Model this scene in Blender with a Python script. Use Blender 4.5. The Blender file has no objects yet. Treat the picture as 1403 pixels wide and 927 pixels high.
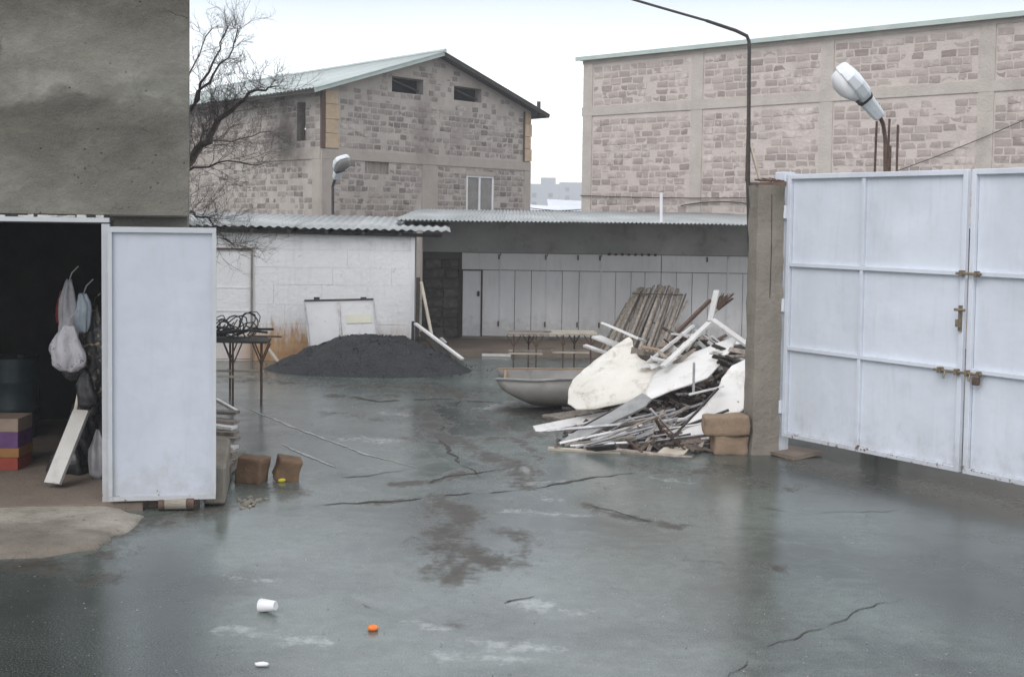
import bpy, bmesh, math, random
import numpy as np
from mathutils import Vector, Matrix, noise as mnoise
R = math.radians
random.seed(7)
scene = bpy.context.scene
COL = scene.collection

# ------------------------------------------------------------------ camera
PW, PH, F = 1403.0, 927.0, 1700.0
CAMH = 2.5
PITCH, ROLL, SHIFT = R(3.0), 0.014, -74.0
CR = Matrix.Rotation(R(90) - PITCH, 4, 'X') @ Matrix.Rotation(ROLL, 4, 'Z')
cam_d = bpy.data.cameras.new('camera')
cam = bpy.data.objects.new('camera', cam_d)
COL.objects.link(cam)
cam.matrix_world = Matrix.Translation((0, 0, CAMH)) @ CR
cam_d.sensor_width = 36
cam_d.lens = 36 * F / PW
cam_d.shift_y = SHIFT / PW
cam_d.clip_start = 0.1
cam_d.clip_end = 6000
scene.camera = cam

# ------------------------------------------------------------------ sky and light
SUN_EL, SUN_AZ = R(42), R(205)          # a high veiled sun, behind the camera and to the left
world = bpy.data.worlds.new('World')
scene.world = world
world.use_nodes = True
wn = world.node_tree
wn.nodes.clear()
def wnode(t): return wn.nodes.new(t)
out = wnode('ShaderNodeOutputWorld')
sky = wnode('ShaderNodeTexSky')
sky.sky_type = 'NISHITA'
sky.sun_disc = False
sky.sun_elevation = SUN_EL
sky.sun_rotation = SUN_AZ
bg1 = wnode('ShaderNodeBackground')
bg1.inputs['Strength'].default_value = 0.05
wn.links.new(sky.outputs[0], bg1.inputs['Color'])
geo = wnode('ShaderNodeTexCoord')
sep = wnode('ShaderNodeSeparateXYZ')
wn.links.new(geo.outputs['Generated'], sep.inputs[0])
nz = wnode('ShaderNodeTexNoise')
nz.inputs['Scale'].default_value = 2.2
nz.inputs['Detail'].default_value = 4
wn.links.new(geo.outputs['Generated'], nz.inputs['Vector'])
ad = wnode('ShaderNodeMath'); ad.operation = 'MULTIPLY_ADD'
wn.links.new(nz.outputs['Fac'], ad.inputs[0]); ad.inputs[1].default_value = 0.05
wn.links.new(sep.outputs['Z'], ad.inputs[2])
cr = wnode('ShaderNodeValToRGB')
wn.links.new(ad.outputs[0], cr.inputs[0])
cr.color_ramp.elements[0].position = 0.0
cr.color_ramp.elements[0].color = (0.98, 0.98, 0.985, 1)
cr.color_ramp.elements[1].position = 0.60
cr.color_ramp.elements[1].color = (0.92, 0.92, 0.925, 1)
for p, c in ((0.130, (0.98, 0.98, 0.985, 1)), (0.200, (0.54, 0.54, 0.542, 1)), (0.36, (0.98, 0.98, 0.985, 1))):
    e = cr.color_ramp.elements.new(p); e.color = c
bg2 = wnode('ShaderNodeBackground')
bg2.inputs['Strength'].default_value = 1.0
wn.links.new(cr.outputs[0], bg2.inputs['Color'])
addn = wnode('ShaderNodeAddShader')
wn.links.new(bg1.outputs[0], addn.inputs[0]); wn.links.new(bg2.outputs[0], addn.inputs[1])
wn.links.new(addn.outputs[0], out.inputs['Surface'])

sd = bpy.data.lights.new('sun', 'SUN')
sd.energy = 1.1
sd.angle = R(36)
sd.color = (1.0, 0.97, 0.93)
sun = bpy.data.objects.new('sun', sd)
COL.objects.link(sun)
sdir = Vector((math.sin(SUN_AZ) * math.cos(SUN_EL), math.cos(SUN_AZ) * math.cos(SUN_EL), math.sin(SUN_EL)))
sun.rotation_euler = sdir.to_track_quat('Z', 'Y').to_euler()
sun.location = (0, -10, 30)
vs = scene.view_settings
vs.view_transform = 'Standard'
vs.look = 'None'
vs.exposure = 0.22
vs.gamma = 1.0
vs.use_curve_mapping = False
scene.cycles.max_bounces = 6
scene.cycles.volume_bounces = 1

# ------------------------------------------------------------------ measuring helpers (photo pixel -> place)
R3 = CR.to_3x3()
def ray(px, py):
    return R3 @ Vector(((px - PW / 2) / F, (PH / 2 - py + SHIFT) / F, -1))
def at(px, py, Y):
    d = ray(px, py); return Vector((0, 0, CAMH)) + d * (Y / d.y)
def gr(px, py, z=0.0):
    d = ray(px, py); return Vector((0, 0, CAMH)) + d * ((z - CAMH) / d.z)
RI = R3.inverted()
def proj(p):
    c = RI @ (Vector(p) - Vector((0, 0, CAMH)))
    return (PW / 2 + F * c.x / -c.z, PH / 2 + SHIFT - F * c.y / -c.z, -c.z)
class Fac:
    """a vertical plane over the ground line p0 -> p1; s runs along it, h is height"""
    def __init__(self, p0, p1):
        self.o = Vector((p0[0], p0[1], 0)); v = Vector((p1[0] - p0[0], p1[1] - p0[1], 0))
        self.L = v.length; self.d = v.normalized(); self.rz = math.atan2(self.d.y, self.d.x)
        self.n = Vector((-self.d.y, self.d.x, 0))
    def sh(self, px, py):
        d = ray(px, py); c = Vector((0, 0, CAMH))
        t = (self.o - c).dot(self.n) / d.dot(self.n)
        p = c + d * t
        return ((p - self.o).dot(self.d), p.z)

# ------------------------------------------------------------------ materials
class MT:
    def __init__(s, name):
        s.m = bpy.data.materials.new(name); s.m.use_nodes = True
        s.t = s.m.node_tree; s.t.nodes.clear()
        s.out = s.n('ShaderNodeOutputMaterial'); s.b = s.n('ShaderNodeBsdfPrincipled')
        s.l(s.b.outputs[0], s.out.inputs['Surface'])
        s.pos = s.n('ShaderNodeNewGeometry').outputs['Position']
        s._obj = None
    def n(s, t): return s.t.nodes.new(t)
    def l(s, a, b): s.t.links.new(a, b)
    def set(s, sock, v):
        if hasattr(v, 'is_linked') or isinstance(v, bpy.types.NodeSocket): s.l(v, sock)
        elif isinstance(v, (tuple, list)) and len(v) == 3 and sock.type == 'RGBA': sock.default_value = (*v, 1)
        elif sock.type == 'RGBA' and isinstance(v, (int, float)): sock.default_value = (v, v, v, 1)
        else: sock.default_value = v
    def inp(s, name, v): s.set(s.b.inputs[name], v)
    def obj(s):
        if s._obj is None: s._obj = s.n('ShaderNodeTexCoord').outputs['Object']
        return s._obj
    def scaled(s, sc, vec=None):
        m = s.n('ShaderNodeMapping'); s.l(vec or s.pos, m.inputs['Vector']); m.inputs['Scale'].default_value = sc
        return m.outputs[0]
    def noise(s, scale, detail=4, rough=0.55, vec=None, stretch=None, dist=0.0):
        x = s.n('ShaderNodeTexNoise')
        v = vec or s.pos
        if stretch: v = s.scaled(stretch, v)
        s.l(v, x.inputs['Vector'])
        x.inputs['Scale'].default_value = scale; x.inputs['Detail'].default_value = detail
        x.inputs['Roughness'].default_value = rough; x.inputs['Distortion'].default_value = dist
        return x.outputs['Fac']
    def ramp(s, fac, stops):
        r = s.n('ShaderNodeValToRGB'); s.l(fac, r.inputs[0])
        el = r.color_ramp.elements
        def c(v): return (*v, 1) if isinstance(v, (tuple, list)) else (v, v, v, 1)
        el[0].position, el[0].color = stops[0][0], c(stops[0][1])
        el[1].position, el[1].color = stops[-1][0], c(stops[-1][1])
        for p, v in stops[1:-1]:
            e = el.new(p); e.color = c(v)
        return r.outputs[0]
    def step(s, fac, a, b): 
        r = s.n('ShaderNodeMapRange'); r.clamp = True; r.interpolation_type = 'SMOOTHSTEP'
        s.l(fac, r.inputs['Value']); r.inputs['From Min'].default_value = a; r.inputs['From Max'].default_value = b
        return r.outputs[0]
    def math(s, op, a, b=0.0):
        r = s.n('ShaderNodeMath'); r.operation = op; s.set(r.inputs[0], a); s.set(r.inputs[1], b); return r.outputs[0]
    def mix(s, f, a, b, mode='MIX'):
        r = s.n('ShaderNodeMix'); r.data_type = 'RGBA'; r.blend_type = mode
        s.set(r.inputs[0], f); s.set(r.inputs[6], a); s.set(r.inputs[7], b); return r.outputs[2]
    def sepz(s, vec=None, axis='Z'):
        r = s.n('ShaderNodeSeparateXYZ'); s.l(vec or s.pos, r.inputs[0]); return r.outputs[axis]
    def rnd(s): return s.n('ShaderNodeObjectInfo').outputs['Random']
    def attr(s, name):
        a = s.n('ShaderNodeAttribute'); a.attribute_name = name; return a.outputs['Fac']
    def bump(s, h, strength=0.4, dist=0.02):
        b = s.n('ShaderNodeBump'); s.l(h, b.inputs['Height']); b.inputs['Strength'].default_value = strength
        b.inputs['Distance'].default_value = dist; s.l(b.outputs[0], s.b.inputs['Normal'])

def simple(name, c1, c2, scale=6, rough=0.7, bump=0.25, bscale=40, metal=0.0, stretch=None, spec=0.4, rnd=0.0):
    t = MT(name)
    f = t.noise(scale, 5, 0.6, stretch=stretch)
    col = t.ramp(f, [(0.3, c1), (0.7, c2)])
    if rnd:
        k = t.n('ShaderNodeMapRange'); t.l(t.rnd(), k.inputs[0]); k.inputs[3].default_value = 1 - rnd; k.inputs[4].default_value = 1 + rnd
        hs = t.n('ShaderNodeHueSaturation'); t.l(col, hs.inputs['Color']); t.l(k.outputs[0], hs.inputs['Value']); col = hs.outputs[0]
    t.inp('Base Color', col)
    t.inp('Roughness', t.ramp(t.noise(scale * 3, 3), [(0.3, max(0.05, rough - 0.12)), (0.7, min(1, rough + 0.1))]))
    t.inp('Metallic', metal)
    t.inp('Specular IOR Level', spec)
    if bump: t.bump(t.noise(bscale, 5, 0.65), bump, 0.012)
    return t.m

def painted(name, c, rust=0.35, rough=0.42, low=0.1, streak=True):
    """painted sheet steel: slight fading, streaks, rust flecks mostly near the lower edge of the thing"""
    t = MT(name)
    a = t.noise(1.3, 4, 0.6, stretch=(1, 1, 0.35))
    b = t.noise(7.0, 5, 0.65, stretch=(2.2, 2.2, 0.25))
    base = t.mix(t.step(a, 0.35, 0.7), tuple(x * 0.93 for x in c), tuple(min(1, x * 1.04) for x in c))
    if streak: base = t.mix(t.math('MULTIPLY', t.step(b, 0.5, 0.8), 0.22), base, (0.40, 0.39, 0.36))
    z = t.sepz(t.obj())
    base = t.mix(t.math('MULTIPLY', t.step(t.math('ADD', z, t.math('MULTIPLY', t.math('SUBTRACT', t.noise(6, 6, .7), .5), 1.4)), low + 0.35, low - .05), .26), base, (0.26, 0.235, 0.20))
    base = t.mix(t.math('MULTIPLY', t.step(t.noise(2.6, 6, .7, stretch=(1, 1, .6)), .52, .75), .16), base, (0.36, 0.34, 0.31))
    f = t.noise(14, 6, 0.7)
    lowm = t.step(z, low + 0.25, low)
    thr = t.math('ADD', t.math('MULTIPLY', lowm, 0.16 * rust / 0.35), t.math('MULTIPLY', f, 1.0))
    rustm = t.step(thr, 0.74, 0.80)
    base = t.mix(rustm, base, (0.12, 0.07, 0.045))
    t.inp('Base Color', base)
    t.inp('Roughness', t.mix(rustm, t.ramp(b, [(0.3, rough - 0.06), (0.8, rough + 0.14)]), 0.85))
    t.inp('Specular IOR Level', 0.4)
    t.bump(t.math('ADD', t.noise(1.7, 3, 0.5), t.math('MULTIPLY', t.noise(6, 2, .5), .25)), 0.4, 0.05)
    return t.m

def soot(t, base, strength=0.75):
    v = t.n('ShaderNodeVectorMath'); v.operation = 'SUBTRACT'; t.l(t.pos, v.inputs[0]); v.inputs[1].default_value = SOOT
    sc = t.n('ShaderNodeVectorMath'); sc.operation = 'MULTIPLY'; t.l(v.outputs[0], sc.inputs[0]); sc.inputs[1].default_value = (.75, .75, 1.0)
    ln = t.n('ShaderNodeVectorMath'); ln.operation = 'LENGTH'; t.l(sc.outputs[0], ln.inputs[0])
    d = t.math('ADD', ln.outputs['Value'], t.math('MULTIPLY', t.math('SUBTRACT', t.noise(1.6, 5, .65), .5), 1.6))
    return t.mix(t.math('MULTIPLY', t.step(d, 1.5, .1), strength), base, (0.03, 0.027, 0.024))
def mason(name, cols, mort, smear, joined=False):
    t = MT(name)
    r = t.attr('rnd') if joined else t.rnd()
    base = t.ramp(r, [(i / (len(cols) - 1), c) for i, c in enumerate(cols)])
    g = t.noise(9, 6, 0.7)
    base = t.mix(t.step(g, 0.35, 0.75), base, t.mix(0.3, base, (0.42, 0.38, 0.35)))
    base = t.mix(t.step(t.noise(45, 3, 0.6), 0.58, 0.72), base, t.mix(0.5, base, (0.05, 0.045, 0.04)))
    sm = t.math('ADD', t.noise(1.1, 5, 0.65), t.math('MULTIPLY', t.noise(7, 4, 0.6), 0.35))
    base = t.mix(t.step(sm, smear, smear + 0.16), base, mort)
    if 'grey' in name: base = soot(t, base)
    t.inp('Base Color', base); t.inp('Roughness', 0.92); t.inp('Specular IOR Level', 0.2)
    t.bump(t.noise(28, 6, 0.7), 0.6, 0.02)
    return t.m

def mortar(name, c1, c2, dark=(0.2, 0.18, 0.165)):
    t = MT(name)
    base = t.ramp(t.noise(2.3, 6, 0.65), [(0.3, c1), (0.7, c2)])
    base = t.mix(t.step(t.noise(0.55, 5, 0.6, stretch=(1, 1, 0.5)), 0.55, 0.75), base, dark)
    base = t.mix(t.step(t.noise(16, 5, 0.7), 0.6, 0.72), base, t.mix(0.5, base, dark))
    if 'grey' in name: base = soot(t, base)
    t.inp('Base Color', base); t.inp('Roughness', 0.93); t.inp('Specular IOR Level', 0.2)
    t.bump(t.noise(20, 6, 0.7), 0.7, 0.03)
    return t.m

MORT_R, MORT_G = (0.57, 0.505, 0.47), (0.47, 0.425, 0.39)
HA = at(441, 250, 35.0); HB = at(726, 250, 41.8)
_d = Vector((HB.x - HA.x, HB.y - HA.y, 0)).normalized(); SHEAR = 0.161
_n = (Vector((-_d.y, _d.x, 0)) + _d * SHEAR).normalized()
_f = Fac((HA.x, HA.y), (HA.x + _n.x, HA.y + _n.y)); _s, _h = _f.sh(392, 190)
SOOT = Vector((HA.x, HA.y, 0)) + _n * _s + Vector((0, 0, _h))
M = {}
M['block_r'] = mason('tuff_pink', [(0.25, 0.212, 0.195), (0.36, 0.308, 0.285), (0.43, 0.37, 0.343), (0.31, 0.265, 0.245), (0.45, 0.385, 0.355), (0.38, 0.325, 0.30)], MORT_R, 0.68)
M['block_rj'] = mason('tuff_pink_small', [(0.25, 0.212, 0.195), (0.36, 0.308, 0.285), (0.43, 0.37, 0.343), (0.31, 0.265, 0.245), (0.45, 0.385, 0.355), (0.38, 0.325, 0.30)], MORT_R, 0.68, True)
M['block_g'] = mason('tuff_grey', [(0.14, 0.122, 0.112), (0.24, 0.208, 0.19), (0.30, 0.26, 0.238), (0.20, 0.174, 0.16), (0.34, 0.295, 0.27), (0.27, 0.235, 0.213)], MORT_G, 0.72)
M['block_gj'] = mason('tuff_grey_small', [(0.14, 0.122, 0.112), (0.24, 0.208, 0.19), (0.30, 0.26, 0.238), (0.20, 0.174, 0.16), (0.34, 0.295, 0.27), (0.27, 0.235, 0.213)], MORT_G, 0.72, True)
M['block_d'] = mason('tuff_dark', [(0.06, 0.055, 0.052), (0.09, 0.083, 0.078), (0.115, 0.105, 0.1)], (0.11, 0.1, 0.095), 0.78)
M['mort_r'] = mortar('mortar_pink', (0.50, 0.44, 0.41), MORT_R, (0.37, 0.32, 0.295))
M['mort_g'] = mortar('mortar_grey', (0.36, 0.32, 0.29), MORT_G, (0.27, 0.235, 0.21))
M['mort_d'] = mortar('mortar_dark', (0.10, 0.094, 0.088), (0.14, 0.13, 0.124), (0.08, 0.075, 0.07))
M['frame_r'] = mortar('concrete_frame_warm', (0.42, 0.38, 0.345), (0.52, 0.47, 0.43), (0.32, 0.285, 0.26))
M['frame_g'] = mortar('concrete_frame_grey', (0.36, 0.32, 0.285), (0.42, 0.37, 0.33), (0.28, 0.245, 0.22))
M['conc'] = mortar('old_concrete', (0.20, 0.18, 0.15), (0.29, 0.26, 0.22), (0.12, 0.105, 0.085))
M['conc_pale'] = mortar('pale_concrete', (0.25, 0.225, 0.185), (0.36, 0.325, 0.275), (0.15, 0.125, 0.10))
def m_apron():
    t = MT('muddy_apron')
    base = t.ramp(t.noise(3.2, 7, 0.68), [(0.3, (0.20, 0.178, 0.145)), (0.5, (0.33, 0.30, 0.25)), (0.7, (0.43, 0.395, 0.34))])
    y = t.math('ADD', t.sepz(None, 'Y'), t.math('MULTIPLY', t.math('SUBTRACT', t.noise(1.8, 6, .65, stretch=(.5, 1, 1)), .5), 1.3))
    base = t.mix(t.math('MULTIPLY', t.step(y, 9.75, 9.35), .8), base, t.ramp(t.noise(6, 5), [(0.3, (0.11, 0.09, 0.07)), (0.7, (0.19, 0.16, 0.13))]))
    base = t.mix(t.step(t.noise(12, 6, .75), .60, .70), base, (0.10, 0.085, 0.07))
    t.inp('Base Color', base); t.inp('Roughness', .8); t.bump(t.noise(16, 6, .7), .8, .04)
    return t.m
M['apron'] = m_apron()
M['floor'] = mortar('floor_screed', (0.17, 0.135, 0.11), (0.24, 0.195, 0.16), (0.1, 0.08, 0.065))
M['gate'] = painted('pale_blue_gate_paint', (0.63, 0.672, 0.745), 0.25, low=0.12)
M['gate_bar'] = painted('pale_blue_bar_paint', (0.625, 0.66, 0.73), 0.42, low=0.2)
M['door'] = painted('pale_grey_door_paint', (0.515, 0.55, 0.618), 0.2, low=0.14)
M['door_frame'] = painted('worn_frame_paint', (0.50, 0.52, 0.55), 0.3, low=0.1)
M['porch'] = painted('pale_porch_panel', (0.82, 0.82, 0.83), 0.22, rough=0.6, low=0.2)
M['rust'] = simple('rusty_steel', (0.06, 0.042, 0.035), (0.14, 0.085, 0.06), 20, 0.8, 0.4, 90)
M['darksteel'] = simple('dark_steel', (0.035, 0.032, 0.034), (0.075, 0.065, 0.062), 14, 0.55, 0.2, 80, 0.3)
M['brass'] = simple('tarnished_bolt', (0.14, 0.11, 0.075), (0.30, 0.25, 0.18), 30, 0.5, 0.2, 100, 0.4)
M['galv'] = simple('weathered_roof_sheet', (0.27, 0.285, 0.285), (0.42, 0.44, 0.44), 1.6, 0.5, 0.15, 30, 0.1, stretch=(1, 0.4, 1), rnd=0.1)
M['green_roof'] = simple('pale_green_roof_sheet', (0.38, 0.43, 0.415), (0.48, 0.53, 0.515), 1.2, 0.42, 0.1, 20, 0.1, rnd=0.05)
M['trim'] = simple('pale_green_trim', (0.36, 0.43, 0.40), (0.46, 0.52, 0.49), 2, 0.5, 0.1, 20)
M['dark'] = simple('dark_timber', (0.035, 0.03, 0.027), (0.07, 0.06, 0.052), 8, 0.85, 0.3, 40)
M['shade_wall'] = simple('shaded_inner_wall', (0.012, 0.011, 0.010), (0.026, 0.024, 0.021), 3, 0.95, 0.3, 20, spec=.1)  # near-black base colour paints in the gloom of the unlit bay
M['soffit'] = simple('dull_soffit', (0.30, 0.30, 0.295), (0.42, 0.415, 0.41), 2, 0.9, 0.2, 20)
M['wood_grey'] = simple('weathered_wood', (0.15, 0.125, 0.105), (0.34, 0.30, 0.26), 5, 0.85, 0.4, 60, stretch=(3, 3, 0.4), rnd=0.35)
M['wood_pale'] = simple('pale_timber', (0.40, 0.35, 0.28), (0.56, 0.51, 0.43), 6, 0.8, 0.3, 50, rnd=0.15)
M['wood_white'] = simple('flaking_white_board', (0.52, 0.50, 0.48), (0.78, 0.77, 0.76), 5, 0.6, 0.25, 40, rnd=0.12)
M['white'] = simple('white_plastic', (0.66, 0.66, 0.68), (0.80, 0.80, 0.82), 3, 0.45, 0.1, 20)
def dirty(name, c1, c2, dirt, amt=.6, rough=.55, rnd=0.0):
    t = MT(name)
    base = t.ramp(t.noise(2.0, 5, .6), [(.3, c1), (.7, c2)])
    if rnd:
        k = t.n('ShaderNodeMapRange'); t.l(t.rnd(), k.inputs[0]); k.inputs[3].default_value = 1 - rnd; k.inputs[4].default_value = 1 + rnd * .3
        hs = t.n('ShaderNodeHueSaturation'); t.l(base, hs.inputs['Color']); t.l(k.outputs[0], hs.inputs['Value']); base = hs.outputs[0]
    base = t.mix(t.math('MULTIPLY', t.step(t.noise(3.4, 7, .72, dist=.5), .5, .74), amt), base, dirt)
    base = t.mix(t.step(t.noise(17, 6, .75), .64, .70), base, tuple(x * .45 for x in dirt))
    t.inp('Base Color', base); t.inp('Roughness', t.ramp(t.noise(6, 3), [(.3, rough - .1), (.7, rough + .2)]))
    t.bump(t.math('ADD', t.noise(2, 2, .5), t.math('MULTIPLY', t.noise(30, 5, .7), .15)), .16, .03)
    return t.m
M['sheet_white'] = dirty('chalky_white_sheet', (0.66, 0.65, 0.635), (0.80, 0.79, 0.775), (0.36, 0.31, 0.25), .6)
M['wood_white'] = dirty('flaking_white_board', (0.58, 0.57, 0.56), (0.80, 0.79, 0.78), (0.34, 0.29, 0.24), .75, rnd=.3)
M['panel_dull'] = dirty('dull_panel', (0.62, 0.615, 0.62), (0.72, 0.715, 0.72), (0.42, 0.39, 0.35), .5)
M['plank_dull'] = dirty('dull_white_plank', (0.42, 0.41, 0.39), (0.54, 0.53, 0.51), (0.24, 0.20, 0.16), .6)
M['metal_strip'] = simple('grey_metal_strip', (0.27, 0.27, 0.28), (0.50, 0.50, 0.52), 7, 0.45, 0.2, 60, 0.35, rnd=0.3)
M['grey_plank'] = simple('wet_grey_plank', (0.20, 0.20, 0.20), (0.34, 0.34, 0.34), 6, 0.55, 0.3, 50)
M['black'] = simple('black_rubber', (0.012, 0.012, 0.013), (0.035, 0.035, 0.037), 12, 0.5, 0.2, 60)
M['tuff'] = mortar('brown_tuff', (0.15, 0.095, 0.06), (0.26, 0.165, 0.105), (0.09, 0.055, 0.035))
M['tuff_tan'] = mortar('tan_tuff', (0.25, 0.18, 0.125), (0.36, 0.265, 0.19), (0.16, 0.11, 0.075))
M['yellow_brick'] = simple('yellow_quoin', (0.40, 0.30, 0.20), (0.52, 0.40, 0.28), 6, 0.85, 0.4, 40, rnd=0.12)
M['glass'] = simple('dusty_grey_pane', (0.16, 0.15, 0.145), (0.24, 0.225, 0.215), 3, 0.35, 0.05, 20)
M['bark'] = simple('wet_bark', (0.065, 0.053, 0.048), (0.16, 0.13, 0.117), 10, 0.85, 0.5, 60)
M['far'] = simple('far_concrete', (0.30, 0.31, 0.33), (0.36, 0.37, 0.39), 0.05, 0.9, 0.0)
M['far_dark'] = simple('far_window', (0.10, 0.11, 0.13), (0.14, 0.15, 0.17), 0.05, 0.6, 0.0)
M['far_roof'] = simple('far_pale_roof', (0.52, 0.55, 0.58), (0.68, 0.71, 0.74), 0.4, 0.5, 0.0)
M['orange'] = simple('orange_peel', (0.70, 0.16, 0.03), (0.85, 0.26, 0.05), 30, 0.5, 0.1, 80)
M['yellow'] = simple('yellow_wrap', (0.62, 0.50, 0.02), (0.75, 0.62, 0.06), 30, 0.5, 0.1, 80)
M['red'] = simple('red_cloth', (0.13, 0.012, 0.015), (0.22, 0.022, 0.026), 10, 0.7, 0.2, 40)
M['bag_white'] = simple('thin_white_bag', (0.27, 0.265, 0.28), (0.46, 0.455, 0.48), 8, 0.4, 0.5, 25)
M['bag_blue'] = simple('pale_blue_bag', (0.22, 0.26, 0.31), (0.38, 0.43, 0.49), 8, 0.4, 0.5, 25)
M['bag_black'] = simple('black_bag', (0.012, 0.012, 0.014), (0.04, 0.04, 0.045), 6, 0.3, 0.6, 18)
M['cream_box'] = simple('cream_card', (0.22, 0.165, 0.13), (0.30, 0.225, 0.18), 8, 0.8, 0.1)
M['purple'] = simple('purple_card', (0.085, 0.035, 0.115), (0.13, 0.055, 0.165), 8, 0.7, 0.1)
M['amber'] = simple('amber_card', (0.22, 0.10, 0.03), (0.28, 0.14, 0.045), 8, 0.7, 0.1)
M['red_card'] = simple('red_card', (0.20, 0.03, 0.018), (0.27, 0.05, 0.03), 8, 0.7, 0.1)
M['drum'] = simple('dark_teal_drum', (0.02, 0.035, 0.04), (0.04, 0.06, 0.068), 8, 0.5, 0.1)
M['lamp'] = simple('white_lamp_enamel', (0.60, 0.63, 0.66), (0.74, 0.77, 0.80), 4, 0.35, 0.05, 20)

def m_pattern_bag():
    t = MT('printed_bag')
    v = t.n('ShaderNodeTexVoronoi'); t.l(t.pos, v.inputs['Vector']); v.inputs['Scale'].default_value = 34
    t.inp('Base Color', t.mix(t.math('MULTIPLY', t.step(v.outputs['Distance'], 0.34, 0.2), t.step(t.noise(6, 3), .45, .6)), (0.40, 0.39, 0.42), (0.07, 0.07, 0.10)))
    t.inp('Roughness', 0.45); t.bump(t.noise(20, 4), 0.5, 0.02)
    return t.m
M['bag_print'] = m_pattern_bag()
def m_gold_bag():
    t = MT('black_and_gold_bag')
    t.inp('Base Color', t.ramp(t.noise(13, 3, 0.5, dist=0.6), [(0.54, (0.02, 0.02, 0.022)), (0.6, (0.22, 0.17, 0.09)), (0.66, (0.36, 0.33, 0.30))]))
    t.inp('Roughness', 0.35); t.bump(t.noise(16, 4), 0.7, 0.03)
    return t.m
M['bag_gold'] = m_gold_bag()

def m_stucco():
    t = MT('damp_stucco')
    z = t.sepz()
    warp = t.math('MULTIPLY', t.math('SUBTRACT', t.noise(0.9, 5, 0.6), 0.5), 0.9)
    zz = t.math('ADD', z, warp)
    base = t.ramp(t.noise(1.3, 7, 0.66, stretch=(1, 1, 1.7), dist=0.3), [(0.36, (0.062, 0.055, 0.044)), (0.5, (0.145, 0.137, 0.116)), (0.64, (0.30, 0.29, 0.26))])
    # old coat edges: a paler scraped coat around 3.3 to 3.7 m and a damp band below it
    zb = t.n('ShaderNodeMapRange'); t.l(zz, zb.inputs[0]); zb.inputs[1].default_value = 2.4; zb.inputs[2].default_value = 4.6
    band = t.ramp(zb.outputs[0], [(0.0, 0.62), (0.22, 0.5), (0.34, 0.12), (0.44, 0.32), (0.462, 0.95), (0.52, 0.70), (0.64, 0.62), (0.76, 0.25), (1.0, 0.12)])
    base = t.mix(0.55, base, t.mix(band, (0.050, 0.044, 0.034), (0.32, 0.31, 0.275)))
    moss = t.step(t.noise(2.6, 5, 0.65, stretch=(0.5, 0.5, 2)), 0.58, 0.74)
    base = t.mix(t.math('MULTIPLY', moss, 0.35), base, (0.15, 0.16, 0.10))
    base = t.mix(t.math('MULTIPLY', t.step(t.noise(5, 6, 0.7, stretch=(1.5, 1.5, 0.3)), 0.52, 0.75), 0.3), base, (0.085, 0.078, 0.066))
    t.inp('Base Color', base); t.inp('Roughness', 0.9); t.inp('Specular IOR Level', 0.25)
    pit = t.n('ShaderNodeTexVoronoi'); t.l(t.pos, pit.inputs['Vector']); pit.inputs['Scale'].default_value = 14
    pm = t.math('MULTIPLY', t.step(pit.outputs['Distance'], .16, .06), t.step(t.noise(3, 3), .5, .62))
    grain = t.noise(90, 3, .8)
    col = t.mix(t.math('MULTIPLY', t.step(grain, .35, .65), .35), base, t.mix(.6, base, (0.30, 0.29, 0.26)))
    col = t.mix(t.math('MULTIPLY', pm, .7), col, (0.04, 0.036, 0.03))
    vc = t.n('ShaderNodeTexVoronoi'); vc.feature = 'DISTANCE_TO_EDGE'; va = t.n('ShaderNodeVectorMath'); va.operation = 'ADD'
    nc = t.n('ShaderNodeTexNoise'); t.l(t.pos, nc.inputs['Vector']); nc.inputs['Scale'].default_value = 2.2; nc.inputs['Detail'].default_value = 6
    t.l(t.pos, va.inputs[0]); t.l(nc.outputs['Color'], va.inputs[1]); t.l(va.outputs[0], vc.inputs['Vector']); vc.inputs['Scale'].default_value = .8
    ck = t.math('MULTIPLY', t.step(vc.outputs['Distance'], .012, .002), t.step(t.noise(.9, 3), .5, .6))
    col = t.mix(t.math('MULTIPLY', ck, .6), col, (0.035, 0.03, 0.025))
    t.l(col, t.b.inputs['Base Color'])
    t.bump(t.math('SUBTRACT', t.math('ADD', t.noise(5, 7, 0.7), t.math('MULTIPLY', grain, 0.22)), t.math('ADD', t.math('MULTIPLY', pm, .3), t.math('MULTIPLY', ck, .3))), 0.8, 0.05)
    return t.m
M['stucco'] = m_stucco()

def m_shed():
    t = MT('whitewashed_wall')
    base = t.ramp(t.noise(1.4, 5, 0.6), [(0.3, (0.79, 0.785, 0.79)), (0.7, (0.86, 0.855, 0.865))])
    base = t.mix(t.math('MULTIPLY', t.step(t.noise(4.5, 6, 0.7, stretch=(2.5, 2.5, 0.35)), 0.5, 0.8), 0.28), base, (0.45, 0.43, 0.42))
    z = t.sepz(); x = t.sepz(None, 'X')
    zz = t.math('ADD', z, t.math('MULTIPLY', t.math('SUBTRACT', t.noise(5, 5, 0.7, stretch=(2.2, 2.2, 0.5)), 0.5), 1.1))
    xm = t.math('MULTIPLY', t.step(x, -4.9, -4.3), t.step(x, -2.2, -3.2))
    rs = t.math('MULTIPLY', t.step(zz, 0.78, 0.30), t.math('ADD', 0.28, t.math('MULTIPLY', xm, 0.7)))
    base = t.mix(rs, base, t.ramp(t.noise(6, 4), [(0.3, (0.42, 0.22, 0.10)), (0.7, (0.55, 0.36, 0.20))]))
    base = t.mix(t.math('MULTIPLY', t.step(t.noise(9, 6, 0.75), 0.62, 0.72), 0.6), base, (0.34, 0.27, 0.22))
    t.inp('Base Color', base); t.inp('Roughness', 0.75); t.inp('Specular IOR Level', 0.25)
    t.bump(t.noise(11, 6, 0.65), 0.5, 0.03)
    return t.m
M['shed'] = m_shed()
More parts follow.
